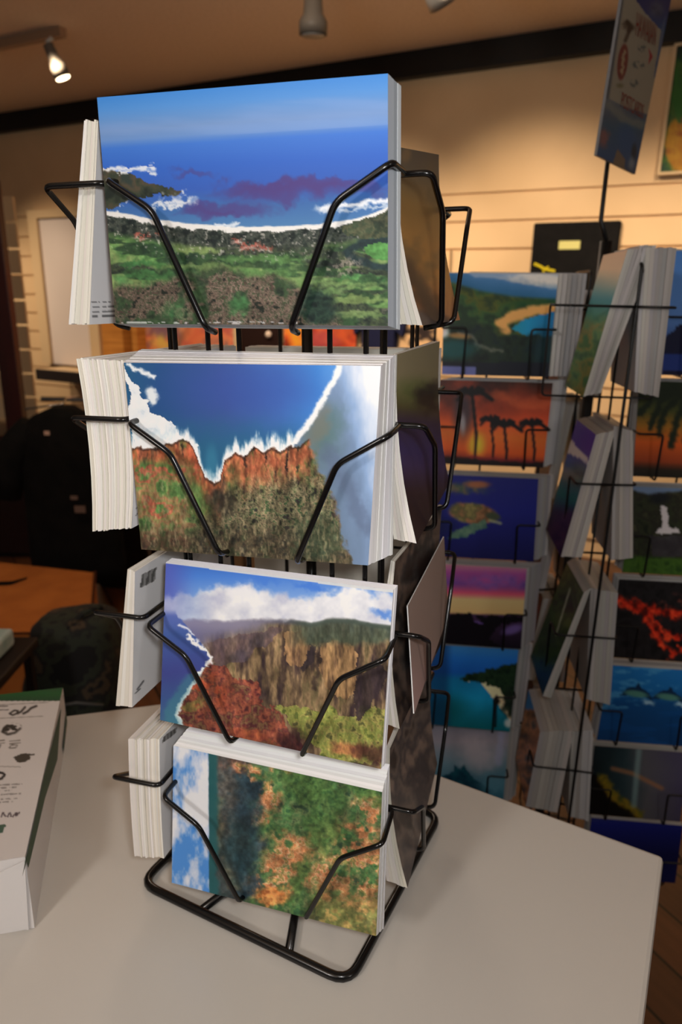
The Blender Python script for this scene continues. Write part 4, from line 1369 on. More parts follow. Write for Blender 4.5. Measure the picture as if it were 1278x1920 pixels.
sign = empty('header_sign', tuple(sgn(0, 1.46)), 'tall tilted postcard sign on a thin black rod above the spinner', 'sign')
SQ = [sgn(-.038, 1.812), sgn(.205, 1.845), sgn(.124, 1.579), sgn(-.078, 1.577)]
brd = card('sign_board', SQ, .004, ([pj(q) for q in SQ], 110, 150, art_sign, 1.0), m=PAPER, white=(120, 120, 122))
brd.parent = sign
brd.matrix_parent_inverse = Matrix.Translation(-Vector(sign.location))
b = MB()
b.tube([S(0, 0, 1.4705), sgn(0, 1.50, -.008), sgn(0.0, 1.66, -.008)], .0036, 8)
b.build('sign_rod', DWIRE, sign, True)
M_RED = mat('red_sign_ink', (132, 50, 38), .5, .3)


def text_on(body, p0, p1, up, hgt, m, parent, name):
    cu = bpy.data.curves.new(name, 'FONT')
    cu.body = body
    cu.size = 1.0
    cu.extrude = .0
    cu.materials.append(m)
    o = bpy.data.objects.new(name, cu)
    COL.objects.link(o)
    bpy.context.view_layer.update()
    wd = max(o.dimensions.x, .1)
    me = bpy.data.meshes.new_from_object(o.evaluated_get(bpy.context.evaluated_depsgraph_get()))
    bpy.data.objects.remove(o)
    o = bpy.data.objects.new(name, me)
    COL.objects.link(o)
    x = (np.array(p1) - p0)
    wid = np.linalg.norm(x)
    x /= wid
    y = np.array(up, float)
    y -= x * np.dot(x, y)
    y /= np.linalg.norm(y)
    zz = np.cross(x, y)
    sx, sy = wid / wd, hgt / .72
    M = Matrix.Identity(4)
    for i in range(3):
        M[i][0], M[i][1], M[i][2], M[i][3] = x[i] * sx, y[i] * sy, zz[i], p0[i]
    o.parent = parent
    o.matrix_parent_inverse = Matrix.Translation(-Vector(parent.location))
    o.matrix_basis = M
    return o


def sg_px(x, y):
    return at_plane(x, y, SP + SN * .0008, SN)


text_on('HAWAIIAN', sg_px(1190, 66), sg_px(1227, 86), (0, 0, 1), .030, M_RED, brd, 'upper_lettering')
text_on('POSTCARDS', sg_px(1163, 200), sg_px(1204, 222), (0, 0, 1), .020, M_RED, brd, 'lower_lettering')

# ================================================================== PAPER REAM on the counter
ZR = TZ + .055
rc = [at_z(118, 1290, ZR), at_z(47, 1607, ZR)]
ex = rc[1] - rc[0]
ex = ex / np.linalg.norm(ex)                       # from the far end towards the camera
ey = np.array([ex[1], -ex[0], 0])                   # to the left
if ey[0] > 0:
    ey = -ey
LEN = np.linalg.norm(rc[1] - rc[0])
ream = empty('paper_ream', tuple((rc[0] + rc[1]) / 2 * [1, 1, 0] + [0, 0, TZ]), 'white and green wrapped ream of paper lying on the counter edge', 'paper')


def rm(l, w, z):
    p = rc[0] + ex * l + ey * w
    return np.array([p[0], p[1], z])


def art_ream(a):
    X, Y = a.X, a.Y
    a.fill((214, 207, 203))
    a.grad([(1284, (44, 74, 50)), (1300, (36, 92, 48)), (1315, (40, 76, 50))], Y, (Y < 1314.5) * 1.0)
    ink = (62, 56, 52)
    # script monogram
    a.fill(ink, a.line([(18, 1338), (24, 1341), (31, 1338), (34, 1333), (27, 1332), (18, 1338)], 1.6, .4) + a.line([(33, 1338), (40, 1334), (47, 1326)], 2, .4) + a.line([(44, 1338), (52, 1334), (58, 1328), (68, 1324)], 2.1, .4))
    a.fill((120, 112, 106), .6 * (a.line([(-60, 1350), (80, 1343)], .8, .5) + a.line([(-60, 1325), (90, 1317)], .8, .5) + a.line([(-60, 1436), (38, 1438)], .8, .5)))
    a.fill((96, 90, 88), .8 * (a.line([(-40, 1326), (14, 1324)], 1.2, .5) + a.line([(-40, 1332), (16, 1331)], 1, .5)) * sst(.4, .5, a.n(4, 3)))
    g = a.ell(22, 1367, 19, 11, .08, -.25)
    a.fill(ink, g * sst(.42, .52, a.n(7, 4, 3, .8, 1.3)))
    a.fill(ink, .8 * a.line([(4, 1372), (14, 1377), (28, 1374), (38, 1366)], 2.2, .6))
    for x in (-24, -4, 26):
        a.fill((110, 104, 98), .9 * (a.line([(x - 8, 1390), (x + 12, 1388)], 1, .5) + a.line([(x - 8, 1395), (x + 12, 1393)], 1, .5) + a.line([(x - 9, 1402), (x - 4, 1397), (x + 6, 1397), (x + 4, 1402), (x - 8, 1403)], 1, .5)))
    a.fill((74, 68, 60), a.poly([(25, 1420), (40, 1413), (70, 1414), (56, 1418), (58, 1422), (46, 1430), (32, 1429)], 1, 6))
    a.fill((48, 44, 44), a.line([(-8, 1447), (6, 1450), (9, 1453), (3, 1460), (-10, 1462)], 2.2, .4))
    for k, y in enumerate((1472, 1478, 1484, 1490, 1499, 1505)):
        a.fill((112, 106, 102), .8 * a.line([(-90, y + 5), (40 - (k % 3) * 8, y - 2)], 1.1, .5) * sst(.4, .5, a.n(3.4, 20 + k, 2, 1, .2)))
    for q in ([(36, 1524), (30, 1530), (31, 1524), (24, 1531)], [(21, 1531), (19, 1524), (14, 1531)], [(10, 1531), (6, 1524), (3, 1531)], [(-2, 1531), (-8, 1524), (-14, 1531)]):
        a.fill((86, 74, 78), a.line(q, 1.5, .4))
    a.fill((74, 98, 82), a.poly([(-14, 1548), (12, 1546), (4, 1562), (-14, 1566)]))


def grid_quad(name, C, nu, nv, art, gain, corners, parent, th):
    o = card(name, C, th, (corners, nu, nv, art, gain), m=PAPER, white=(214, 208, 204))
    o.parent = parent
    o.matrix_parent_inverse = Matrix.Translation(-Vector(parent.location))
    return o


WD = .216
b = MB()
lo = [rm(0, 0, TZ + .0005), rm(LEN + .018, -.004, TZ + .0005), rm(LEN + .018, WD + .004, TZ + .0005), rm(0, WD, TZ + .0005)]
hi = [rm(0, 0, ZR), rm(LEN, 0, ZR), rm(LEN, WD, ZR), rm(0, WD, ZR)]
b.hexa(lo, hi)
M_WRAP = mat('white_wrapper', (214, 210, 208), .5, .3)
b.build('wrapped_block', M_WRAP, ream)
TQ = [rm(0, WD, ZR + .0006), rm(0, 0, ZR + .0006), rm(LEN, 0, ZR + .0006), rm(LEN, WD, ZR + .0006)]
grid_quad('printed_top', TQ, 200, 200, art_ream, .95, [pj(q) for q in TQ], ream, .0005)
b = MB()
M_GREEN = mat('green_wrapper_print', (40, 70, 44), .5, .3)


def side(l, f):
    """point on the sloping right side of the block at fraction f of its height"""
    top = rm(0, 0, ZR) + ex * l
    bot = rm(l, -.004 * l / LEN, TZ)
    return bot + (top - bot) * f - ey * .0006


q = [side(.03, .86), side(.16, .99), side(.30 * LEN / .28, .97), side(LEN, .99), side(LEN, .80), side(.17, .70), side(.09, .42)]
b.add(q, [tuple(range(len(q)))])
q2 = [side(.0, .45), side(.0, .2), side(.05, .05), side(.05, .2)]
b.add(q2, [(0, 1, 2, 3)])
b.build('green_side_print', M_GREEN, ream)
b = MB()                                               # folded paper flap at the near end
def endp(w, f):
    top, bot = rm(LEN, w, ZR), rm(LEN + .018, w, TZ + .0005)
    return bot + (top - bot) * f + ex * .0012
e = [endp(.0, .98), endp(.0, .02), endp(.09, .45), endp(.126, .45), endp(WD, .02), endp(WD, .98)]
e2_ = [p + ex * .0012 for p in e]
b.add(e + e2_, [(0, 1, 2), (3, 4, 5), (6, 8, 7), (9, 11, 10), (0, 6, 7, 1), (1, 7, 8, 2), (2, 8, 6, 0), (3, 9, 10, 4), (4, 10, 11, 5), (5, 11, 9, 3)])
b.build('end_flap', M_WRAP, ream)

# ================================================================== BACK WALL DISPLAYS
def wall_picture(name, label, cat, px, art, gain, d=.02, frame=None, frame_mat=None, grid=(60, 60), z=None, group=None, fw=.03):
    """flat picture hung on the wall; px TL, TR, BR, BL"""
    s_, z_ = zip(*[on_wall(x, y, d) for x, y in px])
    s0, s1 = (s_[0] + s_[3]) / 2, (s_[1] + s_[2]) / 2
    z1, z0 = (z_[0] + z_[1]) / 2, (z_[2] + z_[3]) / 2
    if z:
        z1 = z
    Q = [wl(s0, d, z1), wl(s1, d, z1), wl(s1, d, z0), wl(s0, d, z0)]
    root = empty(name, tuple(wl((s0 + s1) / 2, .002, z0)), label, cat, group)
    o = card('picture_panel', Q, d - .002, ([pj(q) for q in Q], grid[0], grid[1], art, gain), m=PAPER, white=(120, 110, 96))
    o.parent = root
    o.matrix_parent_inverse = Matrix.Translation(-Vector(root.location))
    if frame_mat:
        b = MB()
        for a0, a1, c0, c1 in ((s0 - fw, s0, z0 - fw, z1 + fw), (s1, s1 + fw, z0 - fw, z1 + fw), (s0, s1, z0 - fw, z0), (s0, s1, z1, z1 + fw)):
            wall_box(b, a0, a1, .002, d + .012, c0, c1)
        b.build('picture_frame', frame_mat, root)
    return root


M_CREAM = mat('cream_frame', (214, 186, 146), .5, .3)


def art_pineapple(a):
    X, Y = a.X, a.Y
    a.mottle([(20, 60, 34), (40, 110, 40), (90, 140, 40), (30, 84, 60)], 26, 1)
    a.mottle([(220, 150, 20), (240, 180, 40), (190, 110, 20)], 14, 2, a.ell(1278, 272, 32, 52, .1, 0, 4, 10))
    for k in range(5):
        a.fill((60, 140, 40), a.line([(1275, 225), (1252 + k * 14, 150 - (k % 2) * 20)], 5, .5))
    a.fill((200, 90, 90), .9 * a.ell(1292, 225, 14, 10, .4, 0, 6, 8))


def art_pink_flower(a):
    a.mottle([(190, 120, 96), (214, 150, 110), (180, 90, 80), (220, 130, 90), (120, 90, 96)], 50, 4)
    a.fill((110, 90, 110), .8 * a.ell(305, 618, 30, 16, .6, 0, 16, 18))
    a.fill((206, 180, 84), .8 * a.ell(300, 642, 16, 12, .6, 0, 10, 12))
    a.fill((120, 92, 76), .8 * a.line([(330, 650), (355, 615)], 6, .6, 6, 10))
    a.fill((226, 116, 74), .7 * a.ell(365, 630, 22, 24, .6, 0, 12, 14))


def art_amber_petals(a):
    a.mottle([(40, 20, 16), (120, 40, 30), (190, 70, 44), (226, 120, 60), (80, 40, 70)], 40, 6)
    a.fill((226, 150, 40), .9 * a.ell(558, 630, 16, 30, .6, 0, 12, 14))
    a.fill((200, 90, 50), .8 * a.ell(640, 620, 26, 20, .5, 0, 14, 14))
    a.fill((160, 70, 80), .7 * a.ell(600, 640, 30, 20, .6, 0, 14, 14))


def art_palm_print(a):
    a.fill((226, 186, 140))
    for q in ([(775, 620), (800, 628), (815, 640)], [(760, 622), (790, 618), (810, 622)], [(770, 640), (795, 632)]):
        a.fill((50, 40, 40), a.line(q, 5, .6, 6, 8))


wall_picture('wall_painting', 'yellow pineapple painting on green, high on the wall right of the sign', 'painting', [(1262, 96), (1420, 60), (1420, 318), (1244, 318)], art_pineapple, .5, .03, True, M_CREAM, fw=.012)
wall_picture('wall_painting', 'pink and orange flower painting glimpsed under the front bay postcard', 'painting', [(262, 500), (438, 500), (438, 672), (262, 672)], art_pink_flower, 1.3, .03, True, M_CREAM, fw=.05)
wall_picture('wall_painting', 'amber and red petal painting glimpsed under the top tier', 'painting', [(532, 500), (668, 500), (668, 668), (532, 668)], art_amber_petals, 1.3, .03, grid=(50, 50))
wall_picture('wall_painting', 'cream print with dark palm fronds right of the counter rack pole', 'painting', [(752, 470), (838, 470), (838, 668), (752, 668)], art_palm_print, 1.0, .025, grid=(40, 50))

M_BLACKCLOTH = mat('black_cloth', (7, 7, 8), .85, .2, noise=(30, (14, 13, 14), 3))


def shirt_shape(mb, f, w, h, t, neck=.09):
    """flat folded shirt body with sleeves; f(x, z, d) maps to the world"""
    prof = [(-.5, 0), (.5, 0), (.5, .66), (.74, .58), (.86, .80), (.42, 1.0), (neck * 1.6, 1.0), (.07, .95), (-.07, .95), (-neck * 1.6, 1.0), (-.42, 1.0), (-.86, .80), (-.74, .58), (-.5, .66)]
    n = len(prof)
    vs = [f(x * w, z_ * h, 0) for x, z_ in prof] + [f(x * w * .97, z_ * h, t) for x, z_ in prof]
    fs = [tuple(range(n)), tuple(range(2 * n - 1, n - 1, -1))] + [(i, n + i, n + (i + 1) % n, (i + 1) % n) for i in range(n)]
    mb.add(vs, fs)


# black display panel with a yellow tag and a yellow figure
s0, z0 = on_wall(988, 560, .03)
s1, z1 = on_wall(1165, 413, .03)
blk = empty('black_shirt_display', tuple(wl((s0 + s1) / 2, .002, z0)), 'black shirt display with small yellow tag on the slatted wall', 'shirt')
b = MB()
wall_box(b, s0, s1, .003, .035, z0, z1)
fsh = b.build('folded_shirt', M_BLACKCLOTH, blk, bevel=.01)
a0, c1 = on_wall(1048, 452, .037)
a1, c0 = on_wall(1086, 467, .037)
b = MB()
wall_box(b, a0, a1, .0355, .038, c0, c1)
b.build('price_tag', mat('yellow_green_tag', (206, 202, 130), .6, .2), fsh)
b = MB()
pts = [at_plane(x, y, WALL_A + WN * .038, WN) for x, y in ((1001, 495), (1012, 500), (1020, 505), (1030, 507), (1040, 509))]
b.tube(pts, .008, 6)
pts = [at_plane(x, y, WALL_A + WN * .038, WN) for x, y in ((1018, 512), (1020, 505), (1028, 500))]
b.tube(pts, .006, 6)
b.build('gecko_print', mat('yellow_print', (196, 180, 30), .7, .2), fsh)

# framed pale panel on the left part of the wall
s0, z1 = on_wall(73, 411, .05)
s1, z0 = on_wall(176, 688, .05)
pan = empty('framed_panel', tuple(wl((s0 + s1) / 2, .002, z0)), 'tall pale glossy panel in a cream frame on the far left wall', 'panel')
b = MB()
wall_box(b, s0, s1, .002, .05, z0, z1)
b.build('panel_board', mat('pale_glossy_board', (226, 214, 208), .25, .5), pan)
b = MB()
for q in ((s0 - .10, s0 - .004, z0, z1 + .06), (s1 + .004, s1 + .1, z0, z1 + .06), (s0 - .004, s1 + .004, z1 + .004, z1 + .06)):
    wall_box(b, q[0], q[1], .002, .07, q[2], q[3])
b.build('panel_frame', M_CREAM, pan)
s2, zs = on_wall(70, 692, .28)
shf = empty('wall_shelf', tuple(wl(s2, .002, zs)), 'narrow dark edged shelf under the pale framed panel', 'shelf')
b = MB()
wall_box(b, s2, s2 + 1.15, .002, .27, zs - .02, zs)
b.build('shelf_board', M_CREAM, shf)
b = MB()
wall_box(b, s2, s2 + 1.15, .2702, .30, zs - .075, zs + .002)
b.build('shelf_edge', mat('dark_shelf_edge', (44, 36, 34), .5, .3), shf)

# amber cupboard niche with a small lit bulb, seen below the left pile
s0, z0 = on_wall(196, 690, .12)
s1, z1 = on_wall(252, 560, .12)
nic = empty('amber_cabinet', tuple(wl((s0 + s1) / 2, .002, z0)), 'honey coloured wall cabinet with dark opening behind the left pile', 'cabinet')
b = MB()
ft = .05
wall_box(b, s0, s0 + .2, .002, .12, z0, z1)
wall_box(b, s1 - ft, s1, .002, .12, z0, z1)
wall_box(b, s0 + .2, s1 - ft, .002, .12, z1 - ft, z1)
wall_box(b, s0 + .2, s1 - ft, .002, .12, z0, z0 + ft)
b.build('cabinet_frame', mat('honey_wood', (206, 140, 66), .45, .3, noise=(4, (180, 116, 50), 4, (1, 1, 12))), nic)
b = MB()
wall_box(b, s0 + .2, s1 - ft, .002, .02, z0 + ft, z1 - ft)
b.build('cabinet_back', mat('dark_recess', (60, 34, 22), .6, .2), nic)
b = MB()
lp = at_plane(211, 627, WALL_A + WN * .06, WN)
b.lathe(lp - np.array([0, 0, .015]), (0, 0, 1), [(0, .006), (.01, .016), (.02, .018), (.03, .01)])
b.build('small_bulb', mat('lit_bulb', (255, 235, 200), .4, .3, emit=(255, 232, 196), estr=4), nic, True)

# dark screen with a pale dot, navy garment beside it
s0, z0 = on_wall(452, 690, .04)
s1, z1 = on_wall(524, 520, .04)
scr = empty('dark_wall_board', tuple(wl((s0 + s1) / 2, .002, z0)), 'dark brown board with a pale dot between the two paintings', 'board')
b = MB()
wall_box(b, s0, s1, .002, .04, z0, z1)
b.build('board_panel', mat('dark_brown_board', (36, 18, 14), .5, .3), scr)
b = MB()
lp = at_plane(505, 627, WALL_A + WN * .04, WN)
b.lathe(lp, WN, [(0, .012), (.01, .022), (.02, .02), (.026, .008)])
b.build('pale_dot', mat('pale_dot', (226, 206, 190), .4, .4), scr, True)  # pale unlit disc standing in for a small white lamp dot
s0, z0 = on_wall(674, 720, .06)
s1, z1 = on_wall(742, 560, .06)
nav = MB()
cx = (s0 + s1) / 2
shirt_shape(nav, lambda x, z_, d: wl(cx + x, .008 + d, z0 + z_), (s1 - s0) * .98, z1 - z0, .05)
o = nav.build('navy_shirt', mat('navy_cloth', (30, 34, 66), .85, .2), origin=tuple(wl(cx, .008, z0)))
tag(o, 'navy shirt pinned flat on the wall behind the rack pole', 'shirt')

# ================================================================== LEFT SIDE FURNITURE
M_MAHOG = mat('dark_mahogany', (66, 20, 12), .35, .4, noise=(3, (46, 14, 10), 4, (4, 4, .6)))
cab = empty('mahogany_display_case', (-1.95, 3.75, 0), 'dark red mahogany display case at the far left edge', 'display case')
YC = 3.55
pr = at_y(46, 860, YC)
XR = pr[0] + .02
zb_ = .66
b = MB()
b.box(((-2.6 + XR) / 2, YC + .24, .06 + (zb_ - .06) / 2 - .03), XR + 2.6, .46, zb_ - .06)
b.build('base_cabinet', mat('black_mahogany', (30, 9, 7), .4, .35), cab, bevel=.006)
b = MB()
b.box(((-2.6 + XR) / 2, YC + .24, zb_ - .008), XR + 2.6 + .03, .5, .05)
b.build('ledge', M_MAHOG, cab, bevel=.006)
b = MB()
b.box((XR - .05, YC + .03, zb_ + .018 + .60), .09, .06, 1.2)
b.build('corner_post', M_MAHOG, cab, bevel=.004)
b = MB()
b.box((-2.56, YC + .03, zb_ + .018 + .60), .09, .06, 1.2)
b.build('corner_post', M_MAHOG, cab, bevel=.004)
b = MB()
b.box(((-2.6 + XR) / 2 - .05, YC + .03, 1.88), XR + 2.6 - .0, .06, .08)
b.build('top_rail', M_MAHOG, cab, bevel=.004)
b = MB()
for k in range(9):
    b.box(((-2.6 + XR) / 2 - .06, YC + .42, zb_ + .09 + .13 * k), XR + 2.6 - .1, .02, .118)
b.build('slatted_back', M_CREAM, cab)
b = MB()
b.box(((-2.6 + XR) / 2, YC + .26, .015), XR + 2.6 - .06, .4, .03)
b.build('case_plinth', M_TRIM, cab)

# garments on a rail
rail = empty('garment_rail', (-.95, 3.10, 0), 'chrome garment rail holding the black shirt at left', 'garment rail')
M_CHROME = mat('chrome', (210, 206, 200), .15, .5, 1.0)
b = MB()
ra, rb = at_y(78, 752, 3.10), at_y(150, 745, 3.10)
zr_ = (ra[2] + rb[2]) / 2
b.tube([(ra[0], 3.10, zr_), (-.42, 3.10, zr_)], .010, 10)
b.build('rail_bar', M_CHROME, rail, True)
for x in (-.90, -.45):
    b = MB()
    b.tube([(x, 3.12, .02), (x, 3.12, zr_ - .008)], .012, 10)
    b.build('rail_post', M_CHROME, rail, True)
    b = MB()
    b.box((x, 3.12, .012), .05, .4, .022)
    b.build('rail_foot', M_TRIM, rail)


def hanging_shirt(name, label, px0, px1, py0, py1, Y, m, thick, sleeve=True, rz=0.0):
    """cloth body built of stacked oval rings, with sleeves"""
    l0, l1 = at_y(px0, py1, Y), at_y(px1, py1, Y)
    zt_, zb = at_y(px0, py0, Y)[2], l0[2]
    cx = (l0[0] + l1[0]) / 2
    hw = (l1[0] - l0[0]) / 2
    root = empty(name, (cx, Y, zb), label, 'shirt', None)
    b = MB()
    prof = [(0, .95), (.08, 1.0), (.3, .98), (.55, .96), (.75, .97), (.88, .92), (.95, .62), (1.0, .22)]
    seg = 28
    vs, fs = [], []
    for k, (fz, fw) in enumerate(prof):
        for j in range(seg):
            w = 2 * pi * j / seg
            rip = 1 + .10 * sin(5 * w + k) * (1 - fz) + .04 * sin(11 * w)
            dep = thick * (.75 if fz > .9 else 1.0)
            vs.append((cx + hw * fw * cos(w), Y + dep * rip * sin(w), zb + (zt_ - zb) * fz))
    for k in range(len(prof) - 1):
        for j in range(seg):
            fs.append((k * seg + j, k * seg + (j + 1) % seg, (k + 1) * seg + (j + 1) % seg, (k + 1) * seg + j))
    fs += [tuple(range(seg - 1, -1, -1)), tuple((len(prof) - 1) * seg + j for j in range(seg))]
    b.add(vs, fs)
    body = b.build('shirt_body', m, root, True)
    if sleeve:
        for s in (-1, 1):
            b = MB()
            p0 = np.array([cx + s * hw * .66, Y, zb + (zt_ - zb) * .90])
            p1 = np.array([cx + s * hw * 1.12, Y - .01, zb + (zt_ - zb) * .73])
            p2 = np.array([cx + s * hw * 1.36, Y - .02, zb + (zt_ - zb) * .50])
            b.tube([p0, (p0 + p1) / 2, p1, (p1 + p2) / 2, p2], [.05, .066, .072, .070, .074], 16)
            b.build('sleeve', m, root, True)
    return root, body, cx, zb, zt_


M_BLK = mat('black_cotton', (10, 9, 9), .9, .15, noise=(14, (18, 16, 15), 3))
M_BRN = mat('dark_brown_cotton', (40, 26, 20), .9, .15, noise=(14, (30, 20, 16), 3))
t1, body1, cx, zb, zt_ = hanging_shirt('black_shirt', 'black short sleeved shirt hanging at left of the postcard rack', 62, 238, 762, 1080, 2.92, M_BLK, .085)
b = MB()
p = at_y(88, 812, 2.92 - .082)
b.box(p, .022, .004, .016)
b.build('neck_tag', mat('pale_tag', (196, 160, 140), .7, .2), body1)
b = MB()
p = at_y(150, 955, 2.92 - .102)
b.box(p, .045, .004, .03)
b.box(p + np.array([-.02, .0, .05]), .03, .004, .016)
b.build('chest_print', mat('pale_print', (110, 88, 78), .8, .2), body1)
b = MB()
b.tube([(cx - .16, 2.92, zt_ - .012), (cx, 2.92, zt_ + .012), (cx, 2.96, zt_ + .03), (cx, 3.10, zr_ + .012)], .004, 6)
b.build('hanger', M_CHROME, t1, True)
t2, body2, cx2, zb2, zt2 = hanging_shirt('brown_shirt', 'dark brown garment hanging just right of the black shirt', 190, 330, 780, 1135, 3.25, M_BRN, .07, False)
b = MB()
b.tube([(cx2, 3.25, zt2 - .01), (cx2, 3.23, zt2 + .03), (cx2, 3.11, zr_ + .012)], .004, 6)
b.build('hanger', M_CHROME, t2, True)

# cardboard box with a hand hole
M_CARD = mat('brown_cardboard', (176, 104, 48), .8, .15, noise=(8, (160, 92, 42), 3))
bx = empty('cardboard_box', (-1.25, 2.4, 0), 'brown cardboard box on the floor under the black shirt', 'box')
p = [at_z(178, 1074, .30), at_z(170, 1186, .30), at_z(-40, 1190, .30), at_z(-40, 1050, .30)]
n0, n1, n2, n3 = p
low = [np.array([q[0], q[1], 0.001]) for q in p]
b = MB()
b.hexa(low, p)
bxb = b.build('box_body', M_CARD, bx)
b = MB()
sl = [at_z(-30, 1092, .3012), at_z(22, 1090, .3012), at_z(52, 1082, .3012), at_z(50, 1086, .3012), at_z(20, 1097, .3012), at_z(-30, 1100, .3012)]
b.add(sl + [q + np.array([0, 0, .001]) for q in sl], [(0, 1, 2, 3, 4, 5), (11, 10, 9, 8, 7, 6)])
b.build('dark_hand_hole', mat('hole_black', (16, 12, 10), .8, .1), bxb)  # flat black sheet paints the dark of the hand hole; none is cut
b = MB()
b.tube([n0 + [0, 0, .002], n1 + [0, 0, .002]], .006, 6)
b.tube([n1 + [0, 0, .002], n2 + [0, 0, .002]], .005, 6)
b.build('folded_edge', mat('dark_brown_fold', (70, 36, 20), .8, .1), bxb)  # dark brown tubes along the right and near edges of the box top

# camouflage bag
M_CAMO = bpy.data.materials.new('dark_camouflage')
M_CAMO.use_nodes = True
nt = M_CAMO.node_tree
bs = nt.nodes['Principled BSDF']
bs.inputs['Roughness'].default_value = .85
tc = nt.nodes.new('ShaderNodeTexCoord')
ns = nt.nodes.new('ShaderNodeTexNoise')
ns.inputs['Scale'].default_value = 11
ns.inputs['Detail'].default_value = 5
rp = nt.nodes.new('ShaderNodeValToRGB')
rp.color_ramp.interpolation = 'CONSTANT'
els = rp.color_ramp.elements
els[0].position, els[0].color = 0, [*srgb((14, 13, 14)), 1]
els[1].position, els[1].color = .46, [*srgb((40, 46, 34)), 1]
for pos, c in ((.54, (26, 26, 24)), (.6, (70, 56, 40)), (.66, (20, 20, 22))):
    x = els.new(pos)
    x.color = [*srgb(c), 1]
nt.links.new(tc.outputs['Object'], ns.inputs['Vector'])
nt.links.new(ns.outputs['Fac'], rp.inputs['Fac'])
nt.links.new(rp.outputs['Color'], bs.inputs['Base Color'])
YB = 1.72
pl, prr = at_y(62, 1168, YB), at_y(205, 1168, YB)
bagc = (pl[0] + prr[0]) / 2
bag = empty('camouflage_bag', (bagc, YB, 0), 'dark camouflage bag standing behind the counter at left', 'bag')
b = MB()
vs, fs = [], []
prof = [(.001, .10, .10), (.02, .125, .12), (.16, .14, .13), (.30, .135, .13), (.36, .128, .12), (.43, .124, .11), (.50, .112, .10), (.545, .104, .085), (.562, .085, .06)]
seg = 26
rnd = random.Random(4)
for k, (z_, rx, ry) in enumerate(prof):
    for j in range(seg):
        w = 2 * pi * j / seg
        e = 1 + rnd.uniform(-.05, .05)
        cw, sw = cos(w), sin(w)
        sq = (abs(cw) ** 3 + abs(sw) ** 3) ** (-1 / 3)
        vs.append((bagc + (.008 if k > 4 else -.004) + rx * cw * sq * e, YB + ry * sw * sq * e, z_ + (.012 * cos(w) if k > 6 else 0)))
for k in range(len(prof) - 1):
    for j in range(seg):
        fs.append((k * seg + j, k * seg + (j + 1) % seg, (k + 1) * seg + (j + 1) % seg, (k + 1) * seg + j))
fs += [tuple(range(seg - 1, -1, -1)), tuple((len(prof) - 1) * seg + j for j in range(seg))]
b.add(vs, fs)
ob = b.build('bag_body', M_CAMO, bag, True)
b = MB()
b.tube([(bagc - .10, YB - .128, .33), (bagc - .03, YB - .142, .365), (bagc + .05, YB - .140, .38), (bagc + .11, YB - .118, .36)], .004, 6)
b.build('zip_piping', mat('grey_piping', (84, 84, 82), .6, .3), bag, True)
b = MB()
b.tube([(bagc + .02, YB - .07, .55), (bagc + .05, YB - .04, .585), (bagc + .08, YB, .585), (bagc + .085, YB + .03, .545)], .008, 8)
b.build('carry_handle', M_CAMO, bag, True)

# small stool with folded cloth at the left edge
M_DWOOD = mat('dark_stool_wood', (30, 18, 14), .5, .3)
YS = 1.40
sp = at_y(5, 1215, YS)
stl = empty('wooden_stool', (sp[0], YS, 0), 'dark wooden stool at left edge carrying a folded cloth', 'stool')
hz = at_y(0, 1236, YS)[2]
b = MB()
b.box((sp[0] - .09, YS, hz - .012), .24, .22, .024)
b.build('stool_seat', M_DWOOD, stl, bevel=.004)
for sx in (-.19, .01):
    for sy in (-.09, .09):
        b = MB()
        b.box((sp[0] + sx, YS + sy, (hz - .025) / 2), .018, .018, hz - .025)
        b.build('leg', M_DWOOD, stl)
b = MB()
b.box((sp[0] - .10, YS - .01, hz + .022), .19, .16, .042)
o = b.build('folded_cloth', mat('pale_teal_cloth', (150, 176, 170), .8, .2, noise=(20, (190, 200, 194), 2)), bevel=.008)
tag(o, 'pale teal folded cloth lying on the dark stool', 'cloth')

# ================================================================== CEILING TRACK AND LAMPS
M_TRACK = mat('tan_track', (150, 118, 92), .5, .3)
M_LAMP = mat('white_lamp_metal', (176, 172, 164), .4, .4)
LIT = mat('lit_lamp_face', (255, 240, 214), .4, .3, emit=(255, 226, 180), estr=9)
ta, tb = at_z(-60, 96, CEIL - .02), at_z(118, 60, CEIL - .02)
trk = empty('ceiling_track', (*((ta + tb) / 2)[:2], CEIL - .001), 'tan lamp track on the ceiling at upper left', 'lamp track')
b = MB()
dt = (tb - ta) / np.linalg.norm(tb - ta)
nt_ = np.array([-dt[1], dt[0], 0])
b.hexa([ta + nt_ * .02 - [0, 0, .02], ta - nt_ * .02 - [0, 0, .02], tb - nt_ * .02 - [0, 0, .02], tb + nt_ * .02 - [0, 0, .02]],
       [ta + nt_ * .02 + [0, 0, .0195], ta - nt_ * .02 + [0, 0, .0195], tb - nt_ * .02 + [0, 0, .0195], tb + nt_ * .02 + [0, 0, .0195]])
b.build('track_channel', M_TRACK, trk)


def track_head(name, label, face, aim, length, rad, lit, top):
    root = empty(name, tuple(top), label, 'spotlight', 'track spotlights')
    face, aim = np.array(face, float), np.array(aim, float)
    aim /= np.linalg.norm(aim)
    back = face - aim * length
    b = MB()
    b.lathe(face, -aim, [(.004, rad * .93), (0, rad), (length * .35, rad), (length * .55, rad * .7), (length, rad * .62), (length + .006, rad * .3)], 24)
    hs = b.build('lamp_housing', M_LAMP if 'cut by' in label else mat('grey_lamp_metal', (104, 98, 90), .5, .3), root, True)
    b = MB()
    b.lathe(face + aim * .0005, aim, [(0, rad * .88), (.004, rad * .8)], 24)
    b.build('lamp_face', LIT if lit else mat('unlit_lamp_face', (120, 120, 118), .3, .5), hs, True)
    b = MB()
    b.tube([back + aim * length * .3, np.array([back[0], back[1], (back[2] + top[2]) / 2]), np.array(top, float)], .012, 8)
    b.build('lamp_stem', M_LAMP, root, True)
    return face, aim


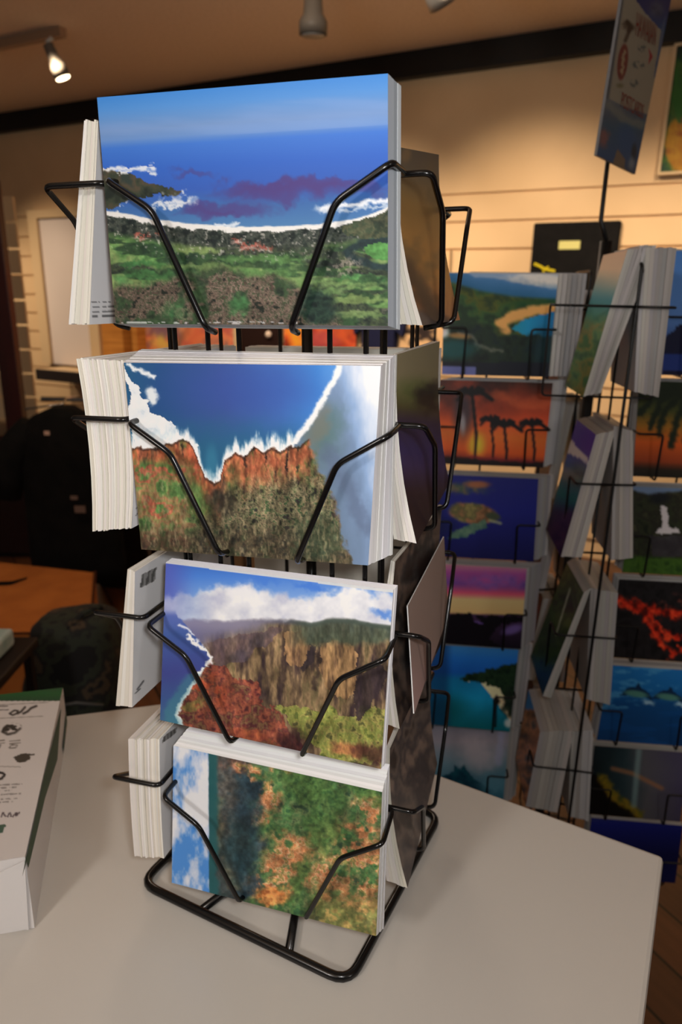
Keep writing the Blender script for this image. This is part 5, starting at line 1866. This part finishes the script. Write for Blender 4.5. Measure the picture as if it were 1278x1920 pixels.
tp = at_z(98, 66, CEIL - .03)
fc = at_y(118, 146, tp[1] + .02)
track_head('track_spotlight', 'small lit spotlight hanging from the upper left track', fc, (.35, .1, -.9), .15, .040, True, (tp[0], tp[1], CEIL - .041))
tc_ = at_z(587, 2, 2.42)
fc = at_y(587, 66, tc_[1])
track_head('track_spotlight', 'grey unlit spotlight hanging at the top centre', fc, (0, .10, -1), .12, .052, False, (fc[0], fc[1], CEIL - .001))
fc = at_y(832, 9, tc_[1])
track_head('track_spotlight', 'white spotlight cut by the top edge right of centre', fc, (.5, .3, -.8), .13, .055, False, (fc[0] - .05, fc[1] - .02, CEIL - .001))

# ================================================================== LIGHT
def lamp(kind, name, loc, power, col, size=.1, aim=None, angle=None, blend=.5):
    l = bpy.data.lights.new(name, kind)
    l.energy = power
    l.color = col
    if kind == 'AREA':
        l.shape = 'DISK'
        l.size = size
    elif kind in ('POINT', 'SPOT'):
        l.shadow_soft_size = size
    if kind == 'SPOT':
        l.spot_size = angle
        l.spot_blend = blend
    o = bpy.data.objects.new(name, l)
    o.location = loc
    if aim is not None:
        o.rotation_euler = (Vector(aim) - Vector(loc)).to_track_quat('-Z', 'Y').to_euler()
    COL.objects.link(o)
    return o


WARM = (1, .77, .53)
# flash of the camera
lamp('AREA', 'camera_flash', (.045, -.03, CZ + .05), 1.7, (1, .985, .97), .05, (-.03, .45, CZ - .08))
# shop spotlights washing the back wall
for s_, zt2_, pw, ang_ in ((4.0, 1.2, 60, 54), (3.0, 1.15, 60, 54), (5.0, 1.2, 60, 54), (1.9, 1.1, 44, 54), (.45, .8, 46, 50), (-.35, .6, 40, 50)):
    lamp('SPOT', 'wall_spot', tuple(wl(s_, 1.25, 2.5)), pw * 1.9, WARM, .04, tuple(wl(s_, 0, zt2_)), radians(ang_ + 22), 1.0)
# spotlights over the shop floor behind the photographer and above the box
lamp('SPOT', 'floor_spot', (-1.3, 1.9, 2.5), 26, WARM, .04, (-1.3, 2.6, 0), radians(60), .7)
lamp('SPOT', 'floor_spot', (1.1, 1.3, 2.5), 14, WARM, .04, (1.0, 1.2, 0), radians(60), .7)
lamp('POINT', 'fill_point', (-1.0, -.9, 2.0), 36, (1, .93, .87), .12)  # unseen point lamp added to fill the counter, ream and ceiling
lamp('POINT', 'fill_point', (-.3, 2.3, 2.3), 11, (1, .84, .68), .12)  # added point lamp above the view, there to brighten the ceiling
lamp('POINT', 'fill_point', (1.6, -1.0, 1.9), 12, (1, .93, .87), .12)  # unseen fill lamp added behind the camera on the right

w = bpy.data.worlds.new('shop_ambient')
w.use_nodes = True
w.node_tree.nodes['Background'].inputs['Color'].default_value = (1, .92, .84, 1)
w.node_tree.nodes['Background'].inputs['Strength'].default_value = .10
SC.world = w
vs_ = SC.view_settings
SC.display_settings.display_device = 'sRGB'
vs_.view_transform = 'Standard'
vs_.look = 'None'
vs_.exposure = 0
vs_.gamma = 1
vs_.use_curve_mapping = False
